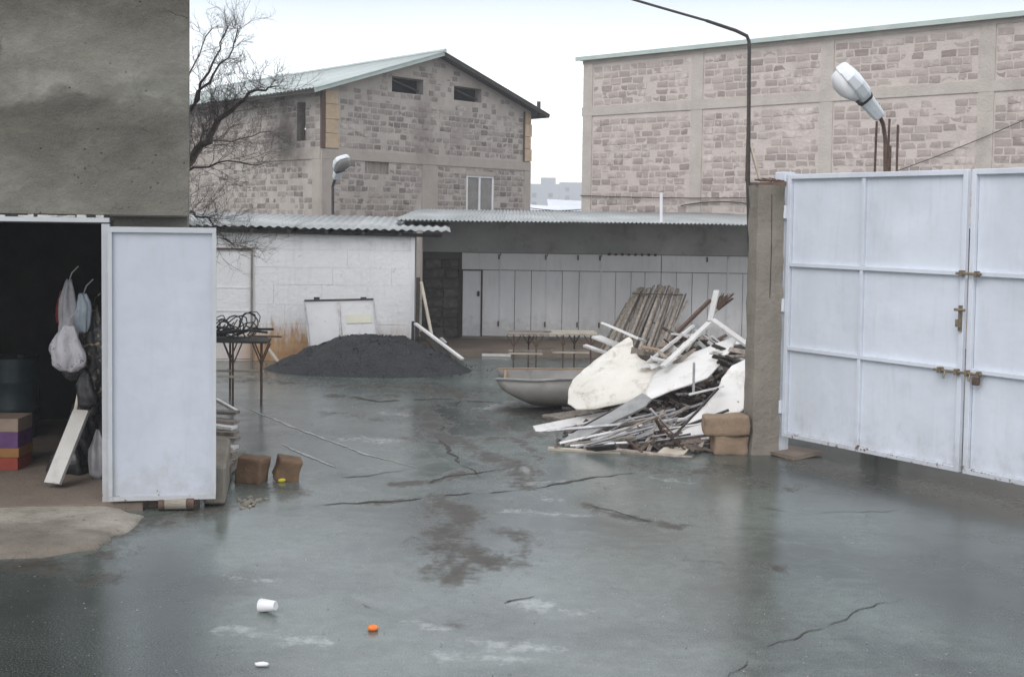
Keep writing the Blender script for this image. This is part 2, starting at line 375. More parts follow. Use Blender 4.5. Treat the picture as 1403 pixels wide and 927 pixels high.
def m_upper():
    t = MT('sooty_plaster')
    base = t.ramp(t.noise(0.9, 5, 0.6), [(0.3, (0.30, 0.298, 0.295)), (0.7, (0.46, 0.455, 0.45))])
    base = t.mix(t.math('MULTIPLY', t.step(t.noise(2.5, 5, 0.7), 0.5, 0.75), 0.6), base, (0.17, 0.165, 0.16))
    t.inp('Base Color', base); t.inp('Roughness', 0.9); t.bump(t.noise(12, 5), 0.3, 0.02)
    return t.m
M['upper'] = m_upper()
M['cream'] = dirty('cream_fibreglass', (0.62, 0.59, 0.53), (0.77, 0.745, 0.69), (0.26, 0.20, 0.14), .7)
def m_gravel():
    t = MT('wet_dark_gravel')
    v = t.n('ShaderNodeTexVoronoi'); t.l(t.pos, v.inputs['Vector']); v.inputs['Scale'].default_value = 48
    base = t.mix(v.outputs['Color'], (0.022, 0.023, 0.024), (0.065, 0.066, 0.068))
    base = t.mix(t.math('MULTIPLY', t.step(t.noise(2.5, 5, 0.6), 0.5, 0.75), 0.5), base, (0.075, 0.075, 0.075))
    t.inp('Base Color', base); t.inp('Roughness', 0.72); t.inp('Specular IOR Level', 0.35)
    t.bump(v.outputs['Distance'], 0.8, 0.03)
    return t.m
M['gravel'] = m_gravel()

def m_ground():
    t = MT('wet_asphalt')
    big = t.noise(0.35, 5, 0.6); mid = t.noise(1.6, 6, 0.65); fine = t.noise(85, 4, 0.75)
    mud_a = t.attr('mud_refl'); wht = t.attr('pale')
    base = t.ramp(t.math('ADD', t.math('MULTIPLY', big, 0.5), t.math('MULTIPLY', mid, 0.5)),
                  [(0.32, (0.024, 0.029, 0.026)), (0.5, (0.040, 0.047, 0.043)), (0.68, (0.062, 0.072, 0.066))])
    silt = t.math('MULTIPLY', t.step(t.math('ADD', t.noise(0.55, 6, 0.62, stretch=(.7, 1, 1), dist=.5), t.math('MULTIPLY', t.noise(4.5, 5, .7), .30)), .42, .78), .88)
    silt = t.math('MULTIPLY', silt, t.attr('off_reflection'))  # no silt where the painted dark reflections lie
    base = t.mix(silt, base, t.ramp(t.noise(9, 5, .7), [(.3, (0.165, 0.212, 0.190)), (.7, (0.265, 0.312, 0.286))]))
    agg = t.step(fine, 0.42, 0.62)
    base = t.mix(0.58, base, t.mix(agg, (0.018, 0.022, 0.020), (0.115, 0.130, 0.121)))
    # puddles and the painted gate reflection: the mask on the mesh, its edge broken up by noise
    ed = t.math('SUBTRACT', t.noise(3.2, 6, 0.7, stretch=(1.0, 0.55, 1)), 0.5)
    ed2 = t.math('SUBTRACT', t.noise(11, 4, 0.65), 0.5)
    mm = t.math('ADD', mud_a, t.math('ADD', t.math('MULTIPLY', ed, 2.3), t.math('MULTIPLY', ed2, 1.1)))
    mud_refl = t.math('MULTIPLY', t.step(mm, 0.38, 1.1), .92)
    # faint wide tyre and damp marks everywhere
    damp = t.math('MULTIPLY', t.step(t.noise(0.8, 6, 0.7, stretch=(1.2, 0.5, 1), dist=0.4), 0.53, 0.72), 0.4)
    mud_all = t.math('MAXIMUM', mud_refl, damp)
    base = t.mix(mud_all, base, t.ramp(t.noise(5, 4), [(0.3, (0.044, 0.039, 0.033)), (0.7, (0.084, 0.074, 0.062))]))
    pm = t.step(t.math('ADD', wht, t.math('ADD', t.math('MULTIPLY', ed, 2.0), t.math('MULTIPLY', ed2, 1.4))), 0.45, 1.0)
    base = t.mix(t.math('MULTIPLY', pm, 0.5), base, (0.42, 0.44, 0.44))
    chip = t.step(t.noise(38, 2, 0.5), 0.74, 0.765)
    base = t.mix(t.math('MULTIPLY', chip, 0.6), base, (0.40, 0.39, 0.36))
    t.inp('Base Color', base)
    rg = t.ramp(t.math('ADD', t.math('MULTIPLY', mid, 0.6), t.math('MULTIPLY', big, 0.4)), [(0.35, 0.13), (0.50, 0.20), (0.66, 0.33)])
    rg = t.mix(mud_refl, rg, 0.5)
    t.inp('Roughness', rg)
    t.inp('IOR', 1.55); t.inp('Specular IOR Level', t.math('SUBTRACT', 0.5, t.math('MULTIPLY', mud_refl, 0.4)))
    h = t.math('ADD', t.math('MULTIPLY', fine, 0.12), t.math('MULTIPLY', t.noise(5, 4, 0.6), 0.25))
    h = t.math('MULTIPLY', h, t.math('SUBTRACT', 1.0, t.math('MULTIPLY', mud_refl, 0.8)))
    h = t.math('ADD', h, t.math('MULTIPLY', t.noise(1.2, 3, 0.5), 0.8))
    t.bump(h, 0.14, 0.02)
    return t.m
M['ground'] = m_ground()

# ------------------------------------------------------------------ mesh helpers
class MB:
    def __init__(s): s.v = []; s.f = []
    def add(s, vs, fs):
        o = len(s.v); s.v += [Vector(v) for v in vs]; s.f += [[i + o for i in f] for f in fs]; return s
    def quadbox(s, c8):
        return s.add(c8, [(0, 3, 2, 1), (4, 5, 6, 7), (0, 1, 5, 4), (1, 2, 6, 5), (2, 3, 7, 6), (3, 0, 4, 7)])
    def box(s, x0, x1, y0, y1, z0, z1, j=0.0):
        c = [(x0, y0, z0), (x1, y0, z0), (x1, y1, z0), (x0, y1, z0), (x0, y0, z1), (x1, y0, z1), (x1, y1, z1), (x0, y1, z1)]
        if j: c = [tuple(a + random.uniform(-j, j) for a in p) for p in c]
        return s.quadbox(c)
    def bar(s, p0, p1, w, t, up=(0, 0, 1), taper=1.0, twist=0.0):
        p0, p1 = Vector(p0), Vector(p1); d = (p1 - p0).normalized(); up = Vector(up)
        if abs(d.dot(up)) > 0.95: up = Vector((0, -1, 0))
        a = d.cross(up).normalized(); b = a.cross(d).normalized()
        if twist:
            q = Matrix.Rotation(twist, 3, d); a = q @ a; b = q @ b
        c = []
        for p, k in ((p0, 1.0), (p1, taper)):
            for sa, sb in ((-1, -1), (1, -1), (1, 1), (-1, 1)): c.append(p + a * sa * w * k / 2 + b * sb * t * k / 2)
        return s.quadbox(c)
    def tube(s, pts, r, n=6, cap=True):
        pts = [Vector(p) for p in pts]
        rr = r if isinstance(r, (list, tuple)) else [r] * len(pts)
        o = len(s.v); ref = None
        for i, p in enumerate(pts):
            d = (pts[min(i + 1, len(pts) - 1)] - pts[max(i - 1, 0)])
            d = d.normalized() if d.length > 1e-9 else Vector((0, 0, 1))
            if ref is None: ref = Vector((1, 0, 0)) if abs(d.x) < 0.8 else Vector((0, 1, 0))
            a = d.cross(ref).normalized(); b = d.cross(a).normalized(); ref = b.cross(d).normalized() if False else ref
            for k in range(n):
                t = 2 * math.pi * k / n
                s.v.append(p + (a * math.cos(t) + b * math.sin(t)) * rr[i])
        for i in range(len(pts) - 1):
            for k in range(n):
                s.f.append([o + i * n + k, o + i * n + (k + 1) % n, o + (i + 1) * n + (k + 1) % n, o + (i + 1) * n + k])
        if cap:
            s.f.append([o + k for k in range(n)][::-1]); e = o + (len(pts) - 1) * n; s.f.append([e + k for k in range(n)])
        return s
    def loft(s, rings, cap=True):
        n = len(rings[0]); o = len(s.v)
        for r in rings: s.v += [Vector(p) for p in r]
        for i in range(len(rings) - 1):
            for k in range(n):
                s.f.append([o + i * n + k, o + i * n + (k + 1) % n, o + (i + 1) * n + (k + 1) % n, o + (i + 1) * n + k])
        if cap:
            s.f.append([o + k for k in range(n)][::-1]); e = o + (len(rings) - 1) * n; s.f.append([e + k for k in range(n)])
        return s
    def lathe(s, prof, c=(0, 0, 0), n=16):
        return s.loft([[(c[0] + r * math.cos(2 * math.pi * k / n), c[1] + r * math.sin(2 * math.pi * k / n), c[2] + z) for k in range(n)] for r, z in prof])
    def build(s, name, mat, parent=None, smooth=False, bevel=0.0, kind=None, fix=True):
        me = bpy.data.meshes.new(name)
        me.from_pydata([tuple(v) for v in s.v], [], s.f)
        bm = bmesh.new(); bm.from_mesh(me)
        if bevel: bmesh.ops.bevel(bm, geom=bm.edges[:], offset=bevel, segments=1, affect='EDGES')
        if fix: bmesh.ops.recalc_face_normals(bm, faces=bm.faces)
        bm.to_mesh(me); bm.free()
        me.materials.append(mat)
        if smooth: me.shade_smooth()
        o = bpy.data.objects.new(name, me); COL.objects.link(o)
        if parent: o.parent = parent
        if kind: o['kind'] = kind
        return o

def tag(o, label, cat, group=None):
    o['label'] = label; o['category'] = cat
    if group: o['group'] = group
    return o
def thing(name, label, cat, loc=(0, 0, 0), rz=0.0, group=None):
    o = bpy.data.objects.new(name, None); COL.objects.link(o)
    o.empty_display_size = 0.2
    o.location = loc; o.rotation_euler = (0, 0, rz)
    return tag(o, label, cat, group)
def shared(name, me, parent, loc, rot=(0, 0, 0), scale=(1, 1, 1)):
    o = bpy.data.objects.new(name, me); COL.objects.link(o); o.parent = parent
    o.location = loc; o.rotation_euler = rot; o.scale = scale
    return o
def wall_cells(mb, s0, s1, h0, h1, holes, y0, y1, clip=None):
    """slab in the local x-z plane between y0 (front) and y1 (back) with rectangular holes and reveals"""
    xs = sorted({s0, s1, *[v for h in holes for v in h[:2] if s0 < v < s1]})
    zs = sorted({h0, h1, *[v for h in holes for v in h[2:] if h0 < v < h1]})
    def solid(i, k):
        if i < 0 or k < 0 or i >= len(xs) - 1 or k >= len(zs) - 1: return False
        cx, cz = (xs[i] + xs[i + 1]) / 2, (zs[k] + zs[k + 1]) / 2
        return not any(a < cx < b and c < cz < d for a, b, c, d in holes)
    for i in range(len(xs) - 1):
        for k in range(len(zs) - 1):
            if not solid(i, k): continue
            a, b, c, d = xs[i], xs[i + 1], zs[k], zs[k + 1]
            mb.add([(a, y0, c), (b, y0, c), (b, y0, d), (a, y0, d)], [(0, 1, 2, 3)])
            mb.add([(a, y1, c), (b, y1, c), (b, y1, d), (a, y1, d)], [(3, 2, 1, 0)])
            if not solid(i - 1, k): mb.add([(a, y0, c), (a, y0, d), (a, y1, d), (a, y1, c)], [(0, 1, 2, 3)])
            if not solid(i + 1, k): mb.add([(b, y0, c), (b, y1, c), (b, y1, d), (b, y0, d)], [(0, 1, 2, 3)])
            if not solid(i, k - 1): mb.add([(a, y0, c), (a, y1, c), (b, y1, c), (b, y0, c)], [(0, 1, 2, 3)])
            if not solid(i, k + 1): mb.add([(a, y0, d), (b, y0, d), (b, y1, d), (a, y1, d)], [(0, 1, 2, 3)])
    return mb

# irregular block faces: unit block, x and z within +-0.5, y from 0 (front) to 1 (back)
def block_variants(mat, n=10):
    res = []
    for q in range(n):
        mb = MB(); pts = []
        c = [random.uniform(0.01, 0.09) for _ in range(4)]
        base = [(-.5 + c[0], -.5), (.5 - c[1], -.5), (.5, -.5 + c[1] * 1.4), (.5, .5 - c[2] * 1.4), (.5 - c[2], .5), (-.5 + c[3], .5), (-.5, .5 - c[3] * 1.4), (-.5, -.5 + c[0] * 1.4)]
        base = [(x + random.uniform(-.045, .045), z + random.uniform(-.085, .085)) for x, z in base]
        r0 = [(x * .94, random.uniform(0, .15), z * .90) for x, z in base]
        r1 = [(x, .34, z) for x, z in base]; r2 = [(x, 1, z) for x, z in base]
        mb.v = [Vector(p) for p in r0 + r1 + r2] + [Vector((random.uniform(-.1, .1), random.uniform(-.12, .1), random.uniform(-.1, .1)))]
        for k in range(8):
            j = (k + 1) % 8
            mb.f += [[24, k, j], [k, k + 8, j + 8, j], [k + 8, k + 16, j + 16, j + 8]]
        o = mb.build('block', mat); me = o.data; bpy.data.objects.remove(o); res.append((me, mb))
    return res
def lay_blocks(parent, specs, mat, mat_joined, limit=300, name='block'):
    """specs: (local centre, rotz, width, height, protrusion); the largest in view become parts, the rest one mesh"""
    var = block_variants(mat)
    pm = Matrix.Translation(parent.location) @ Matrix.Rotation(parent.rotation_euler.z, 4, 'Z')
    rate = []
    for sp in specs:
        px, py, dd = proj(pm @ Vector(sp[0]))
        inside = -10 < px < PW + 10 and -10 < py < PH + 10
        rate.append(((sp[2] * sp[3] / dd ** 2) * (1 if inside else 0.001)))
    order = sorted(range(len(specs)), key=lambda i: -rate[i])
    keep = set(order[:limit])
    jb = MB(); rv = []
    for i, (c, rz, w, h, pr) in enumerate(specs):
        me, mb = random.choice(var)
        if i in keep:
            shared(name, me, parent, c, (0, 0, rz), (w, 0.05 + pr, h))
        else:
            m = Matrix.Translation(c) @ Matrix.Rotation(rz, 4, 'Z') @ Matrix.Diagonal((w, 0.05 + pr, h, 1))
            jb.add([m @ v for v in mb.v], mb.f); rv += [random.random()] * len(mb.f)
    if rv:
        o = jb.build(name, mat_joined, parent, kind='stuff', fix=False)
        a = o.data.attributes.new('rnd', 'FLOAT', 'FACE'); a.data.foreach_set('value', rv)
def courses(s0, s1, h0, h1, skip, ch=0.215, wr=(0.30, 0.50), gap=0.03, drop=0.08, top=None):
    res = []; h = h0
    while h + ch * 0.8 < h1:
        s = s0 + random.uniform(0, 0.1)
        while s < s1 - 0.12:
            w = min(random.uniform(*wr), s1 - s)
            a, b, c, d = s + gap / 2, s + w - gap / 2, h + gap / 2, h + ch - gap / 2
            hit = [k for k in skip if a < k[1] + .015 and b > k[0] - .015 and c < k[3] + .01 and d > k[2] - .01]
            if hit:
                k = hit[0]
                if a < k[0] - 0.16: b = k[0] - .02; w = b - s; hit = [q for q in hit if a < q[1] and b > q[0] and c < q[3] and d > q[2]]
                else:
                    s = max(s + 0.05, k[1] + .02) ; continue
            ok = not hit and b - a > 0.1
            if top and ok: ok = d < min(top(a), top(b)) - 0.04
            dp = drop(s, h) if callable(drop) else drop
            if ok and random.random() > dp:
                res.append(((a + b) / 2, (c + d) / 2 + random.uniform(-.006, .006), b - a, (d - c) * random.uniform(.92, 1.03), random.uniform(-0.002, 0.013)))
            s += max(w, .1)
        h += ch
    return res
def corrugated(mb, x0, x1, ya, yb, za, zb, pitch=0.1, amp=0.015, n=6, th=0.004, zx=0.0, rag=0.0):
    """sheet from the eave (ya, za) to the top (yb, zb), waves across x; zx tilts the eave along x"""
    cols = int((x1 - x0) / pitch * n) + 1
    o = len(mb.v)
    ra = random.uniform(-rag, rag)
    for lay in (0, 1):
        for i in range(cols + 1):
            x = x0 + (x1 - x0) * i / cols
            w = amp * math.sin(2 * math.pi * x / pitch)
            mb.v.append(Vector((x, ya + ra, za + w + zx * x - lay * th))); mb.v.append(Vector((x, yb, zb + w + zx * x - lay * th)))
    B = o + 2 * (cols + 1)
    for i in range(cols):
        k = o + 2 * i; b = B + 2 * i
        mb.f += [[k, k + 2, k + 3, k + 1], [b, b + 1, b + 3, b + 2], [k, b, b + 2, k + 2], [k + 1, k + 3, b + 3, b + 1]]
    mb.f += [[o, o + 1, B + 1, B], [o + 2 * cols, B + 2 * cols, B + 2 * cols + 1, o + 2 * cols + 1]]
    return mb
def plane3(a, b, c):
    """a plane from three (px, py, depth) readings; returns f(px, py) -> point on it"""
    A, B_, C_ = at(*a), at(*b), at(*c); n = (B_ - A).cross(C_ - A).normalized(); cc = Vector((0, 0, CAMH))
    def f(px, py):
        d = ray(px, py); return cc + d * ((A - cc).dot(n) / d.dot(n))
    return f, n
def board(name, poly, three, mat, th, label, cat, group=None, bend=0.0, smooth=False):
    """a plate with the outline poly, lying in the plane through three measured points, th thick"""
    f, n = plane3(*three)
    if n.y > 0: n = -n
    pts = []
    for a_, b_ in zip(poly, poly[1:] + poly[:1]):
        A_, B_ = f(*a_), f(*b_); m_ = 3 if bend or len(poly) < 7 else 2
        for q_ in range(m_):
            p_ = A_.lerp(B_, q_ / m_); rg = Vector((mnoise.noise(p_ * 23), mnoise.noise(p_ * 23 + Vector((5, 0, 0))), mnoise.noise(p_ * 23 + Vector((0, 5, 0)))))
            rg -= n * rg.dot(n); pts.append(p_ + rg * .008)
    c = sum(pts, Vector()) / len(pts)
    mb = MB()
    if bend:
        u = (pts[0] - c).normalized(); sz = max((p - c).length for p in pts)
        pts2 = []
        bm = bmesh.new()
        vs_ = [bm.verts.new(p) for p in pts]; bm.faces.new(vs_)
        bmesh.ops.triangulate(bm, faces=bm.faces[:])
        for _ in range(3): bmesh.ops.subdivide_edges(bm, edges=bm.edges[:], cuts=1, use_grid_fill=True)
        for v in bm.verts:
            r = (v.co - c).length / sz
            v.co += n * bend * (1 - r * r) + n * 0.006 * mnoise.noise(v.co * 4)
        bmesh.ops.recalc_face_normals(bm, faces=bm.faces)
        ex = bmesh.ops.extrude_face_region(bm, geom=bm.faces[:])
        for v in [g for g in ex['geom'] if isinstance(g, bmesh.types.BMVert)]: v.co -= n * th
        bmesh.ops.recalc_face_normals(bm, faces=bm.faces)
        me = bpy.data.meshes.new(name); bm.to_mesh(me); bm.free(); me.materials.append(mat); me.shade_smooth()
        o = bpy.data.objects.new(name, me); COL.objects.link(o)
    else:
        k = len(pts)
        mb.add(pts + [p - n * th for p in pts], [list(range(k)), list(range(2 * k - 1, k - 1, -1))] + [[i, i + k, (i + 1) % k + k, (i + 1) % k] for i in range(k)])
        o = mb.build(name, mat)
    return tag(o, label, cat, group)
def stick(name, a, b, w, t, mat, label, cat, group=None, twist=0.0, round_=False):
    mb = MB()
    if round_: mb.tube([at(*a), at(*b)], w / 2, 7)
    else: mb.bar(at(*a), at(*b), w, t, twist=twist)
    return tag(mb.build(name, mat), label, cat, group)

# ================================================================== THE SETTING
def seg_dist(P, segs):
    d = np.full(len(P), 1e9)
    for (x0, y0), (x1, y1) in segs:
        a = np.array([x0, y0]); v = np.array([x1 - x0, y1 - y0]); L = (v * v).sum() + 1e-9
        t = np.clip(((P - a) @ v) / L, 0, 1); q = P - (a + t[:, None] * v)
        d = np.minimum(d, np.sqrt((q * q).sum(1)))
    return d
def chain(*p): return list(zip(p[:-1], p[1:]))
def make_ground():
    xs = np.concatenate([[-3000, -400, -60, -20], np.arange(-8, 9.001, 0.07), [14, 25, 70, 400, 3000]])
    ys = np.concatenate([[-1500, -100, -10, 0, 3], np.arange(5, 27.001, 0.07), [32, 60, 150, 500, 3500]])
    X, Y = np.meshgrid(xs, ys); nx, ny = len(xs), len(ys)
    P = np.stack([X.ravel(), Y.ravel(), np.zeros(X.size)], 1)
    ii = np.arange(nx * ny).reshape(ny, nx)
    quads = np.stack([ii[:-1, :-1], ii[:-1, 1:], ii[1:, 1:], ii[1:, :-1]], -1).reshape(-1, 4)
    # where each spot of ground stands in the survey picture, to lay out the stains and painted reflections measured there
    Ri = np.array(RI); C = (P - np.array([0, 0, CAMH])) @ Ri.T
    w = np.where(C[:, 2] < -0.5, -C[:, 2], 1e6)
    px = PW / 2 + F * C[:, 0] / w; py = PH / 2 + SHIFT - F * C[:, 1] / w
    Q = np.stack([px, py], 1)
    Q[C[:, 2] >= -0.5] = 1e5
    def blob(segs, rx, ry, soft=1.0):
        S = np.array([1 / rx, 1 / ry])
        return np.clip(1.15 - seg_dist(Q * S, [((a[0] / rx, a[1] / ry), (b[0] / rx, b[1] / ry)) for a, b in segs]) * 0.75 * soft, -0.5, 1)
    mud_refl = np.full(len(P), -0.5)
    for s_, rx, ry, k in [
        (chain((585, 570), (600, 595), (650, 618), (715, 640), (720, 662)), 34, 11, 1),
        (chain((600, 692), (640, 712), (600, 745), (650, 765), (615, 790)), 55, 20, 1),
        (chain((470, 528), (560, 530), (640, 541)), 50, 7, .9),
        (chain((540, 541), (500, 545), (455, 541)), 30, 5, .9),
        (chain((600, 548), (575, 575), (590, 560)), 22, 10, .8),
        (chain((545, 663), (610, 658), (650, 642)), 24, 6, 1),
        (chain((800, 692), (850, 706), (930, 722)), 24, 6, .95),
        (chain((870, 641), (930, 650), (1000, 640)), 40, 9, .8),
        (chain((1030, 660), (1080, 668)), 25, 10, .7),
        (chain((1020, 772), (1070, 780)), 28, 7, .75),
        (chain((690, 560), (760, 575), (740, 600)), 45, 9, .9),
        (chain((330, 660), (400, 672)), 45, 10, .75),
        (chain((300, 700), (200, 712), (150, 760)), 30, 16, .8),
        (chain((-200, 775), (60, 775), (130, 790)), 60, 18, .8),
        (chain((1100, 640), (1250, 665), (1500, 710)), 60, 14, .55),  # dark reflection of the gate foot, painted into the ground colour
        (chain((340, 520), (420, 524)), 60, 8, .8),
        (chain((560, 560), (690, 640), (640, 780)), 150, 55, .40), (chain((820, 650), (960, 720)), 110, 30, .36), (chain((420, 640), (520, 700)), 90, 26, .30), (chain((560, 600), (600, 606), (680, 600)), 26, 5, .9), (chain((640, 560), (700, 590), (740, 628)), 16, 6, .85),
        (chain((600, 692), (560, 684), (500, 690)), 22, 4, .85), (chain((650, 720), (720, 735), (700, 770)), 30, 9, .75),
        (chain((460, 566), (520, 575)), 40, 4, .7), (chain((860, 760), (980, 770)), 30, 5, .6), (chain((560, 850), (640, 860)), 40, 5, .55)]:
        mud_refl = np.maximum(mud_refl, blob(s_, rx, ry) * k)
    pale = np.full(len(P), -0.5)
    for s_, rx, ry in [(chain((725, 662), (770, 660)), 18, 5), (chain((720, 640), (722, 655)), 10, 4), (chain((745, 683), (765, 685)), 14, 4),
                       (chain((305, 785), (330, 793), (390, 796)), 18, 5), (chain((585, 808), (615, 806)), 16, 3), (chain((720, 825), (800, 840)), 40, 9),
                       (chain((560, 850), (610, 862)), 26, 4), (chain((640, 880), (760, 890)), 60, 10), (chain((660, 560), (720, 545)), 30, 5),
                       (chain((520, 566), (560, 568)), 20, 5), (chain((900, 655), (960, 662)), 24, 4), (chain((330, 860), (420, 880)), 60, 8), (chain((470, 600), (540, 604)), 40, 6), (chain((700, 700), (780, 705)), 30, 5), (chain((640, 900), (760, 905)), 70, 8)]:
        pale = np.maximum(pale, blob(s_, rx, ry) * .72)
    off_reflection = np.ones(len(P))  # zero where dark garage and gate reflections are painted into the ground
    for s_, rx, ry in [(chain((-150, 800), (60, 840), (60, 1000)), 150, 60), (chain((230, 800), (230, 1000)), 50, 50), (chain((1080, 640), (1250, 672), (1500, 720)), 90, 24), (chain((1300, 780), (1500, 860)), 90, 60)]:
        off_reflection = np.minimum(off_reflection, 1 - np.clip(blob(s_, rx, ry) * 1.2, 0, 1))
    z = np.zeros(len(P))
    inner = (np.abs(P[:, 0]) < 8) & (P[:, 1] > 5) & (P[:, 1] < 27)
    me = bpy.data.meshes.new('ground')
    me.vertices.add(len(P)); me.vertices.foreach_set('co', P.astype(np.float32).ravel())
    me.loops.add(quads.size); me.loops.foreach_set('vertex_index', quads.ravel().astype(np.int32))
    me.polygons.add(len(quads)); me.polygons.foreach_set('loop_start', (np.arange(len(quads)) * 4).astype(np.int32))
    me.update(calc_edges=True)
    for nm, arr in (('mud_refl', mud_refl), ('pale', pale), ('off_reflection', off_reflection)):
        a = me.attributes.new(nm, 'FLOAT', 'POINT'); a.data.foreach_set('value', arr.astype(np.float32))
    me.materials.append(M['ground'])
    o = bpy.data.objects.new('ground', me); COL.objects.link(o); o['kind'] = 'structure'
make_ground()

def ribbon(name, pts_px, w, mat, wob, seed, broken=0.0):
    P = [gr(*p) for p in pts_px]; fine = []
    for a_, b_ in zip(P[:-1], P[1:]):
        n = max(2, int((b_ - a_).length / .06))
        fine += [a_.lerp(b_, i / n) for i in range(n)]
    fine.append(P[-1]); mb = MB(); N = len(fine); cur = []
    for i, p in enumerate(fine):
        d = (fine[min(i + 1, N - 1)] - fine[max(i - 1, 0)]).normalized(); sd_ = Vector((-d.y, d.x, 0))
        q_ = p + sd_ * wob * (mnoise.noise(Vector((i * .09, seed, 0))) + .5 * mnoise.noise(Vector((i * .45, seed, 3))))
        k = (.35 + .9 * abs(mnoise.noise(Vector((i * .21, seed, 7))) + .35)) * min(1, 4 * i / N + .1, 4 * (N - 1 - i) / N + .1)
        if broken and mnoise.noise(Vector((i * .16, seed, 11))) < broken - .5: k = .04
        mb.v += [q_ + sd_ * w * k / 2 + Vector((0, 0, .004)), q_ - sd_ * w * k / 2 + Vector((0, 0, .004))]
    for i in range(N - 1): mb.f.append([2 * i, 2 * i + 1, 2 * i + 3, 2 * i + 2])
    o = mb.build(name, mat, None, fix=False)
    if o.data.polygons[0].normal.z < 0: o.data.flip_normals()
    o['kind'] = 'structure'
M['crack'] = simple('crack_fill', (0.040, 0.038, 0.034), (0.085, 0.080, 0.072), 20, 0.75, 0.2, 60, spec=.15)
M['chalk'] = simple('worn_white_line', (0.24, 0.255, 0.25), (0.48, 0.49, 0.485), 9, 0.6, 0.1, 60)
for k_, (pl, w_) in enumerate((([(395, 698), (480, 690), (560, 683), (640, 676), (722, 671)], .05), ([(535, 663), (585, 664), (625, 650), (700, 640)], .05), ([(985, 945), (1060, 890), (1150, 850), (1250, 815)], .012),
                  ([(690, 826), (732, 815)], .03), ([(497, 826), (530, 841)], .02), ([(640, 868), (722, 877)], .02), ([(722, 671), (800, 657), (870, 647)], .05), 
                  ([(455, 541), (520, 550), (600, 546), (690, 552)], .10), ([(430, 655), (500, 650), (560, 641)], .03), ([(630, 545), (600, 600), (655, 655)], .05), ([(800, 690), (880, 712), (960, 720)], .03), ([(1020, 690), (1100, 702), (1240, 700)], .018))):
    ribbon('ground_crack', pl, w_, M['crack'], .10, k_ * 3.7, .3)
for k_, pl in enumerate(([(335, 558), (420, 592), (500, 622), (572, 640)], [(385, 608), (430, 628), (462, 641)])):
    ribbon('ground_line', pl, .05, M['chalk'], .03, 50 + k_ * 5, .2)

# ------------------------------------------------------------------ tall stuccoed garage on the left
A10 = R(10)
GC = Vector((at(258, 300, 10.55).x, 10.55, 0))             # its right front corner
gdir = Vector((math.cos(A10), math.sin(A10), 0))
gf = Fac((GC - gdir * 6).to_tuple()[:2], GC.to_tuple()[:2])  # s = 6 at the corner
garage = thing('garage_building', 'tall grey stuccoed garage building with a dark open bay and an open pale metal door', 'building', gf.o, gf.rz)
s_hinge = gf.sh(147, 500)[0]
h_lint = gf.sh(100, 306)[1]
HT = 6.3
# the front wall is a finely divided sheet so that the plaster undulates
def stucco_front():
    s0, s1 = -0.4, 6.0
    mb = MB(); nx, nz = 72, 46
    def pt(i, k):
        s = s0 + (s1 - s0) * i / nx; z = h_lint + .077 + (HT - h_lint - .077) * k / nz
        y = -0.02 - 0.030 * mnoise.noise(Vector((s * 0.9, z * 1.6, 3.1))) - 0.012 * mnoise.noise(Vector((s * 3, z * 4, 8)))
        ledge = 3.46 + 0.10 * math.sin(s * 1.1) + 0.16 * mnoise.noise(Vector((s * 0.8, 0, 5)))
        y -= 0.05 * max(0, min(1, (z - ledge) / 0.05)) * max(0, 1 - (z - ledge) / 0.8)
        if i == nx: s += .012 * mnoise.noise(Vector((z * 2.5, 1, 7))) + .008 * mnoise.noise(Vector((z * 11, 3, 7))) + .006
        return (s, y, z)
    for k in range(nz + 1):
        for i in range(nx + 1): mb.v.append(Vector(pt(i, k)))
    for k in range(nz):
        for i in range(nx):
            a = k * (nx + 1) + i; mb.f.append([a, a + 1, a + nx + 2, a + nx + 1])
    return mb
stucco_front().build('stucco_face', M['stucco'], garage, smooth=True, fix=False)
mb = MB()
wall_cells(mb, -0.4, 5.99, 0, HT, [(0.9, s_hinge - 0.02, 0.06, h_lint)], 0.03, 0.25)
# side walls lean back to the left, following the plot line; back wall and roof
lean = -0.09
mb.quadbox([(5.8, .25, 0), (5.99, .25, 0), (6.0 + lean * 5, 5, 0), (5.8 + lean * 5, 5, 0), (5.8, .25, HT), (5.99, .25, HT), (6.0 + lean * 5, 5, HT), (5.8 + lean * 5, 5, HT)])
mb.box(-0.4, -0.2, .25, 5, 0, HT)
mb.box(-0.4, 6.0 + lean * 5, 5, 5.2, 0, HT)
mb.build('wall', M['stucco'], garage)
mb = MB(); mb.box(-0.6, 5.45, -0.15, 5.4, HT, HT + .12); mb.build('roof', M['conc'], garage)
mb = MB(); mb.box(-0.2, 5.55, .25, 5, 2.7, 2.82); mb.build('ceiling', M['shade_wall'], garage)
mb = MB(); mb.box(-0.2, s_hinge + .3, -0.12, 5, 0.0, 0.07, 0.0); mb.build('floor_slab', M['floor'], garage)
mb = MB(); mb.box(s_hinge + .0, s_hinge + .12, .26, 4.4, 0.07, 2.7); mb.build('partition', M['shade_wall'], garage)
mb = MB(); mb.box(-.2, s_hinge, 4.4, 4.5, 0.07, 2.7); mb.build('partition', M['shade_wall'], garage)
